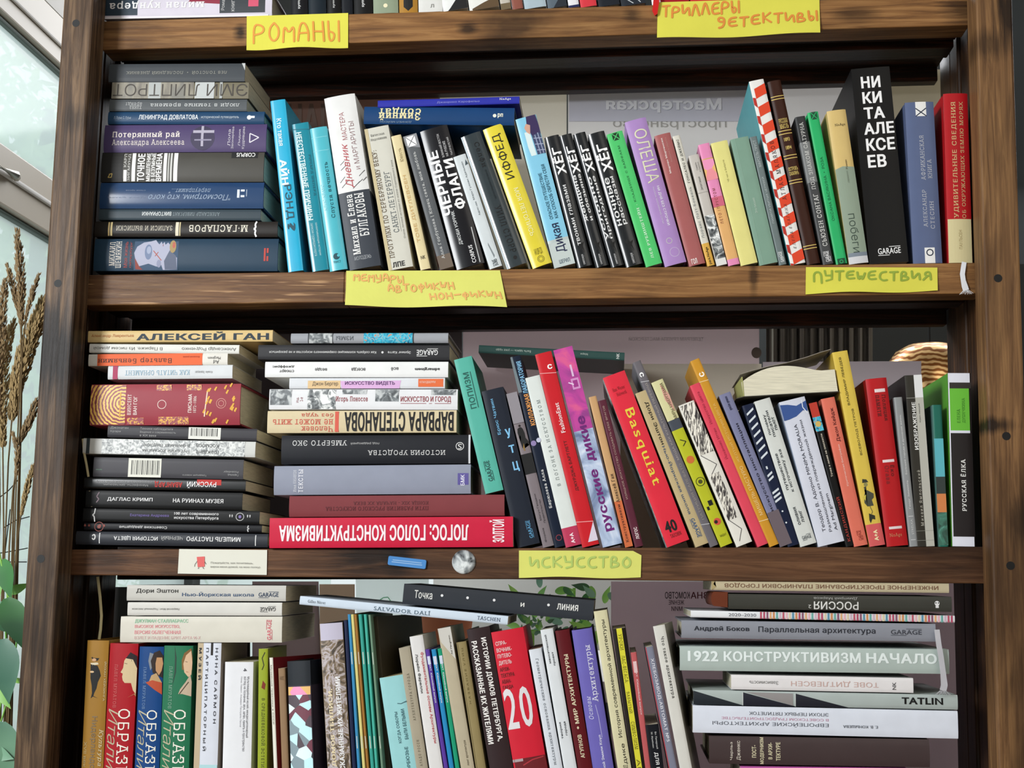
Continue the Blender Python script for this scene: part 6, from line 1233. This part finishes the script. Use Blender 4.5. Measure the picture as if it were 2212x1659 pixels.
b4((1198,1361),(1230,1361),1248,1280,'5f1a28','burgundy hardback with cream bold capitals',
  [('АГУПНОВ',90,.77,.94,.34,.62,'cdbfa0','B'),('•',90,.71,.73,.4,.55,'cdbfa0'),('МИР АРХИТЕКТУРЫ',90,.18,.69,.34,.62,'cdbfa0','B')],hard=1,sag=.001)
b4((1232,1362),(1281,1356),1281,1325,'6a62ae','violet blue hardback with large white serif title and script word',
  [('Архитектуры',90,.12,.54,.50,.84,'dcdcec',''),('Основы',90,.49,.66,.20,.42,'c9c9e4','i'),('мной Эмили Коул',90,.78,1.05,.50,.66,'dcdcec','b')],[('l',[(.56,.6),(.65,.66),(.8,.68)],.0008,'a8a4d4')],hard=1,side='57509a')
b4((1282,1322),(1311,1316),1334,1364,'cfc9a3','tall cream paperback with black sans title',
  [('История современной архитектуры',90,.06,.82,.42,.76,'2c2a24'),('Ёдике',90,.86,1.02,.42,.80,'2c2a24')])
b4((1321,1359),(1353,1356),1366,1396,'2b2718','black book with a bright yellow central stripe and dark serif words',
  [('УРОКИ',270,.04,.16,.38,.62,'6a6420'),('ЛАС-ВЕГАСА:',270,.20,.40,.38,.62,'6a6420'),('ЗАБЫТЫЙ',270,.46,.62,.38,.62,'6a6420'),('СИМВОЛИЗМ',270,.68,.88,.38,.62,'6a6420'),('АРХ',270,.95,1.1,.38,.62,'6a6420')],[('r',0,1.2,.30,.70,'d3cd30')],side='1f1c12')
b4((1361,1411),(1376,1407),1393,1406,'b85a5c','thin salmon pink booklet with a small white tag',
  [('ПРОЕКТ  Юбилейный выпуск',270,.09,.55,.35,.7,'e4c8c8','b')],[('r',.08,.18,.2,.8,'dcb8b8')])
b4((1394,1567),(1421,1563),1404,1434,'26272b','short black paperback low between the salmon and grey ones',
  [('Вл. Паперный',270,.18,.58,.62,.78,'c9c9c9'),('М. Фрайман',270,.18,.55,.35,.5,'c9c9c9'),('ДЛЯ ИХ',270,.66,1.2,.42,.72,'dcdcdc','b')])
b4((1395,1401),(1409,1393),1444,1463,'7d7f90','grey lilac paperback with white capitals half behind the white one',
  [('ХЛЕБОЗАВОД-АВТОМАТ №5',270,.10,.80,.35,.8,'d8d8e0','b')],[('r',0,1.2,0,.1,'b8434c')])
b4((1410,1353),(1436,1349),1468,1495,'cdcbc3','off-white leaning paperback with a serif title, its grey cover showing',
  [('Что такое архитектура',270,.08,.53,.42,.72,'3a3a38','b')],[],side='94918a',yaw=6)
# ------------------------------------------------------------------ lying books of the lower row
GH = 'books lying on top of the lower row'
def h4(q, col, label, tx=(), pr=(), **k): k.setdefault('grp', GH); return B(q, col, label, tx, pr, **k)
h4((262,1331,610,1332,608,1388,258,1388),'cdc9bc','thick off-white book with green and pink faded capitals, lying on the portrait spines',
  [('ДЖУЛИАН СТАЛЛАБРАСС',0,.09,.42,.10,.26,'8fc3a0','b'),('ВЫСОКОЕ ИСКУССТВО,',0,.09,.37,.32,.46,'dc8a90','b'),('ВЕРСИЯ ОБЛЕГЧЕННАЯ',0,.09,.375,.54,.68,'dc8a90','b'),('ВЗЛЕТ И ПАДЕНИЕ БРИТ-АРТА 90-Х',0,.09,.50,.76,.90,'d8b4b0'),('GARAGE',90,.91,.935,.12,.9,'cf6a74','bG')],d=.19)
h4((276,1300,610,1302,608,1330,275,1330),'cbc9c2','off-white book with tiny upside-down grey words, middle of three',
  [('Лаврентий Монт. Подлинный лексикон',180,.03,.34,.42,.6,'6a6a66'),('GARAGE',180,.86,.96,.35,.65,'4a4a48','bG')],d=.18)
h4((275,1263,618,1265,617,1299,273,1298),'bdbbb4','grey white book with black and navy names, top of three under the board',
  [('Дори Эштон',0,.06,.325,.22,.55,'33322f','b'),('Нью-Йоркская школа',0,.35,.80,.42,.76,'3a5272','b'),('GARAGE',0,.83,.955,.45,.72,'33435a','bG')],d=.18)
h4((649,1287,1098,1331,1096,1350,646,1306),'c6d3e0','long slim bluish white art book lying aslant with serif capitals',
  [('Gilles Néret',0,.04,.125,.35,.68,'5a6068'),('SALVADOR DALÍ',0,.36,.63,.25,.8,'4a6070'),('TASCHEN',0,.855,.965,.3,.72,'3a4a60')],d=.16)
h4((872,1260,1283,1297,1281,1341,870,1305),'3a3d42','speckled black book lying aslant with white dots between its words',
  [('Точка',0,.06,.155,.26,.66,'d0d0cc','b'),('и',0,.62,.64,.42,.62,'dcdcd8','b'),('линия',0,.81,.92,.3,.60,'dcdcd8','b')],[('e',a,.42,.007,None,'dcdcdc') for a in (.205,.34,.48,.765)],d=.15,y=.012)
GJ = 'books lying in the stack of the lower row'
def j4(q, col, label, tx=(), pr=(), **k): k.setdefault('grp', GJ); return B(q, col, label, tx, pr, **k)
for i, (c, lb) in enumerate((('6a5c8c','violet book hidden lowest in the architecture stack'),('4a4c50','grey book second lowest of the architecture stack'))):
    j4((1560,1700+i*50 if i == 0 else 1750,1990,1702 if i == 0 else 1752,1990,1750 if i == 0 else 1796,1560,1748 if i == 0 else 1796),c,lb)
j4((1600,1655,1960,1660,1960,1701,1600,1698),'b85aa0','magenta book just showing at the photograph edge under the brown one')
j4((1532,1588,2009,1599,2008,1657,1532,1652),'4a3f3f','brown grey hardback with small vertical cream words',
  [('Чарльз',90,.095,.11,.2,.85,'c9c0b4','b'),('Дженкс',90,.125,.145,.15,.85,'c9c0b4','b'),('ПОСТ-',90,.195,.215,.3,.75,'c9c0a0','B'),('МОДЕРНИЗМ',90,.232,.252,.02,.98,'c9c0a0','B'),('В АРХИ-',90,.27,.288,.2,.8,'c9c0a0','B'),('ТЕКТУРЕ',90,.305,.325,.18,.85,'c9c0a0','B')],hard=1,d=.18)
j4((1496,1523,2068,1536,2071,1596,1497,1583),'d6dbe6','thick white book with wide upside-down grey and pink capitals',
  [('ЕВРОПЕЙСКИЕ АРХИТЕКТОРЫ',180,.075,.515,.56,.72,'5a5f68'),('В СОВЕТСКОМ ГРАДОСТРОИТЕЛЬСТВЕ',180,.11,.515,.37,.48,'c088a0'),('ЭПОХИ ПЕРВЫХ ПЯТИЛЕТОК',180,.215,.515,.18,.30,'5a5f68'),('Е. В. КОНЫШЕВА',180,.57,.70,.60,.70,'5a5f68','b')],d=.20)
tp = [('p',[(0,.05),(.19,1),(0,1)],'2c3136'),('p',[(.19,.10),(.19,1),(.39,1)],'2b2c35'),('p',[(.39,.12),(.39,1),(.59,1)],'2b2c33'),('r',.187,.19,.1,1,'c9cfcc'),('r',.387,.39,.1,1,'c9cfcc'),('p',[(.2,.08),(.38,.12),(.38,.95)],'8f8b8a')]
j4((1498,1490,2068,1501,2070,1534,1498,1522),'a9b3b0','pale grey-green book with black triangles and a bold black name',
  [('TATLIN',0,.79,.945,.22,.68,'1c1c1c','B')],tp,hard=1,d=.19,sag=.001)
j4((1579,1457,1973,1465,1973,1497,1580,1490),'dfdcdc','small white paperback with pinkish upside-down capitals in the architecture stack',
  [('ТОВЕ ДИТЛЕВСЕН',180,.33,.81,.28,.68,'c8a8a0'),('Зависимость',180,.10,.26,.38,.62,'7a7a78'),('NK',90,.885,.905,.3,.8,'4a4a4c','b')],d=.14)
j4((1468,1396,2049,1402,2052,1457,1469,1448),'abb8b2','pale celadon hardback with large white geometric capitals',
  [('1922',0,.03,.145,.18,.62,'dde6e4','B'),('КОНСТРУКТИВИЗМ',0,.165,.675,.18,.60,'dde6e4','B'),('НАЧАЛО',0,.695,.955,.18,.60,'dde6e4','B')],hard=1,d=.2,sag=.001)
j4((1472,1340,2021,1347,2022,1387,1472,1378),'8b8e97','grey hardback with dark sans words, above the celadon one',
  [('Андрей Боков',0,.05,.27,.30,.62,'33353c','B'),('Параллельная архитектура',0,.305,.765,.28,.68,'33353c','b'),('GARAGE',0,.825,.945,.36,.62,'44464e','bG')],hard=1,d=.19,sag=.0012)
cc = ['b85a6c','d8a87a','5a8fa8','c9b0c0','8a5a70','d8c8a8','6aa8a0','b0506a','e0b0b8','c98a5a']
j4((1492,1317,2062,1331,2063,1344,1492,1335),'dfe1e4','thin white book with a colour barcode stripe running along its spine',
  [('2020–2030',0,.145,.25,.28,.72,'6a6c74')],[('r',.265+i*.0122,.265+i*.0122+.0075,.0,1,cc[(i*7+i//4) % 10]) for i in range(60)],d=.19)
j4((1573,1283,2055,1288,2057,1323,1574,1315),'44443f','charcoal book with upside-down white capitals and a small white emblem',
  [('РОССИЯ',180,.385,.585,.42,.95,'d8d8d4','b'),('Дмитрий Марков',180,.385,.58,.10,.30,'a8a8a4'),('2',180,.36,.373,.66,.88,'d0d0cc')],[('e',.935,.45,.011,None,'e0e0e0'),('r',.928,.942,.6,.75,'e0e0e0'),('e',.93,.42,.003,None,'3a3a3a'),('e',.941,.42,.003,None,'3a3a3a')],hard=1,d=.19,sag=.0008)
j4((1536,1253,2050,1258,2050,1282,1538,1274),'bfb394','worn cream book with brown upside-down capitals, top of the architecture stack',
  [('ИНЖЕНЕРНОЕ ПРОЕКТИРОВАНИЕ ПЛАНИРОВКИ ГОРОДОВ',180,.055,.955,.25,.72,'7a5c48','b')],[('p',[(0,0),(.015,.1),(.008,.4),(.02,.7),(0,1)],'a8966a')],d=.17,rough=.8)
# leather cover end showing beside the charcoal book
o, P = None, [W(1537,1278,.004), W(1572,1279,.004), W(1572,1312,.004), W(1539,1309,.004)]
t = thing('leather_case', 'reddish brown leather case beside the charcoal lying book', 'case', P[3], GJ)
vs = []; fs = []; n = 8
for i in range(n+1):
    a = -math.pi/2+math.pi*i/n; c = (P[0]+P[3])/2; h = (P[0]-P[3]).length/2
    for yy in (.004,.12): vs.append(Vector((c.x+.003-math.cos(a)*.004, yy, c.z+math.sin(a)*h))-P[3])
for p in (P[1], P[2]):
    for yy in (.004,.12): vs.append(Vector((p.x, yy, p.z))-P[3])
m_ = n+3
for i in range(m_): j = (i+1) % m_; fs.append((2*i,2*j,2*j+1,2*i+1))
fs += [tuple(2*i for i in range(m_)), tuple(2*i+1 for i in range(m_-1,-1,-1))]
link('case_body', mesh('case_body', vs, fs), t, [mat('6b3a2a', .45)])
flush_text()
bpy.context.view_layer.update()
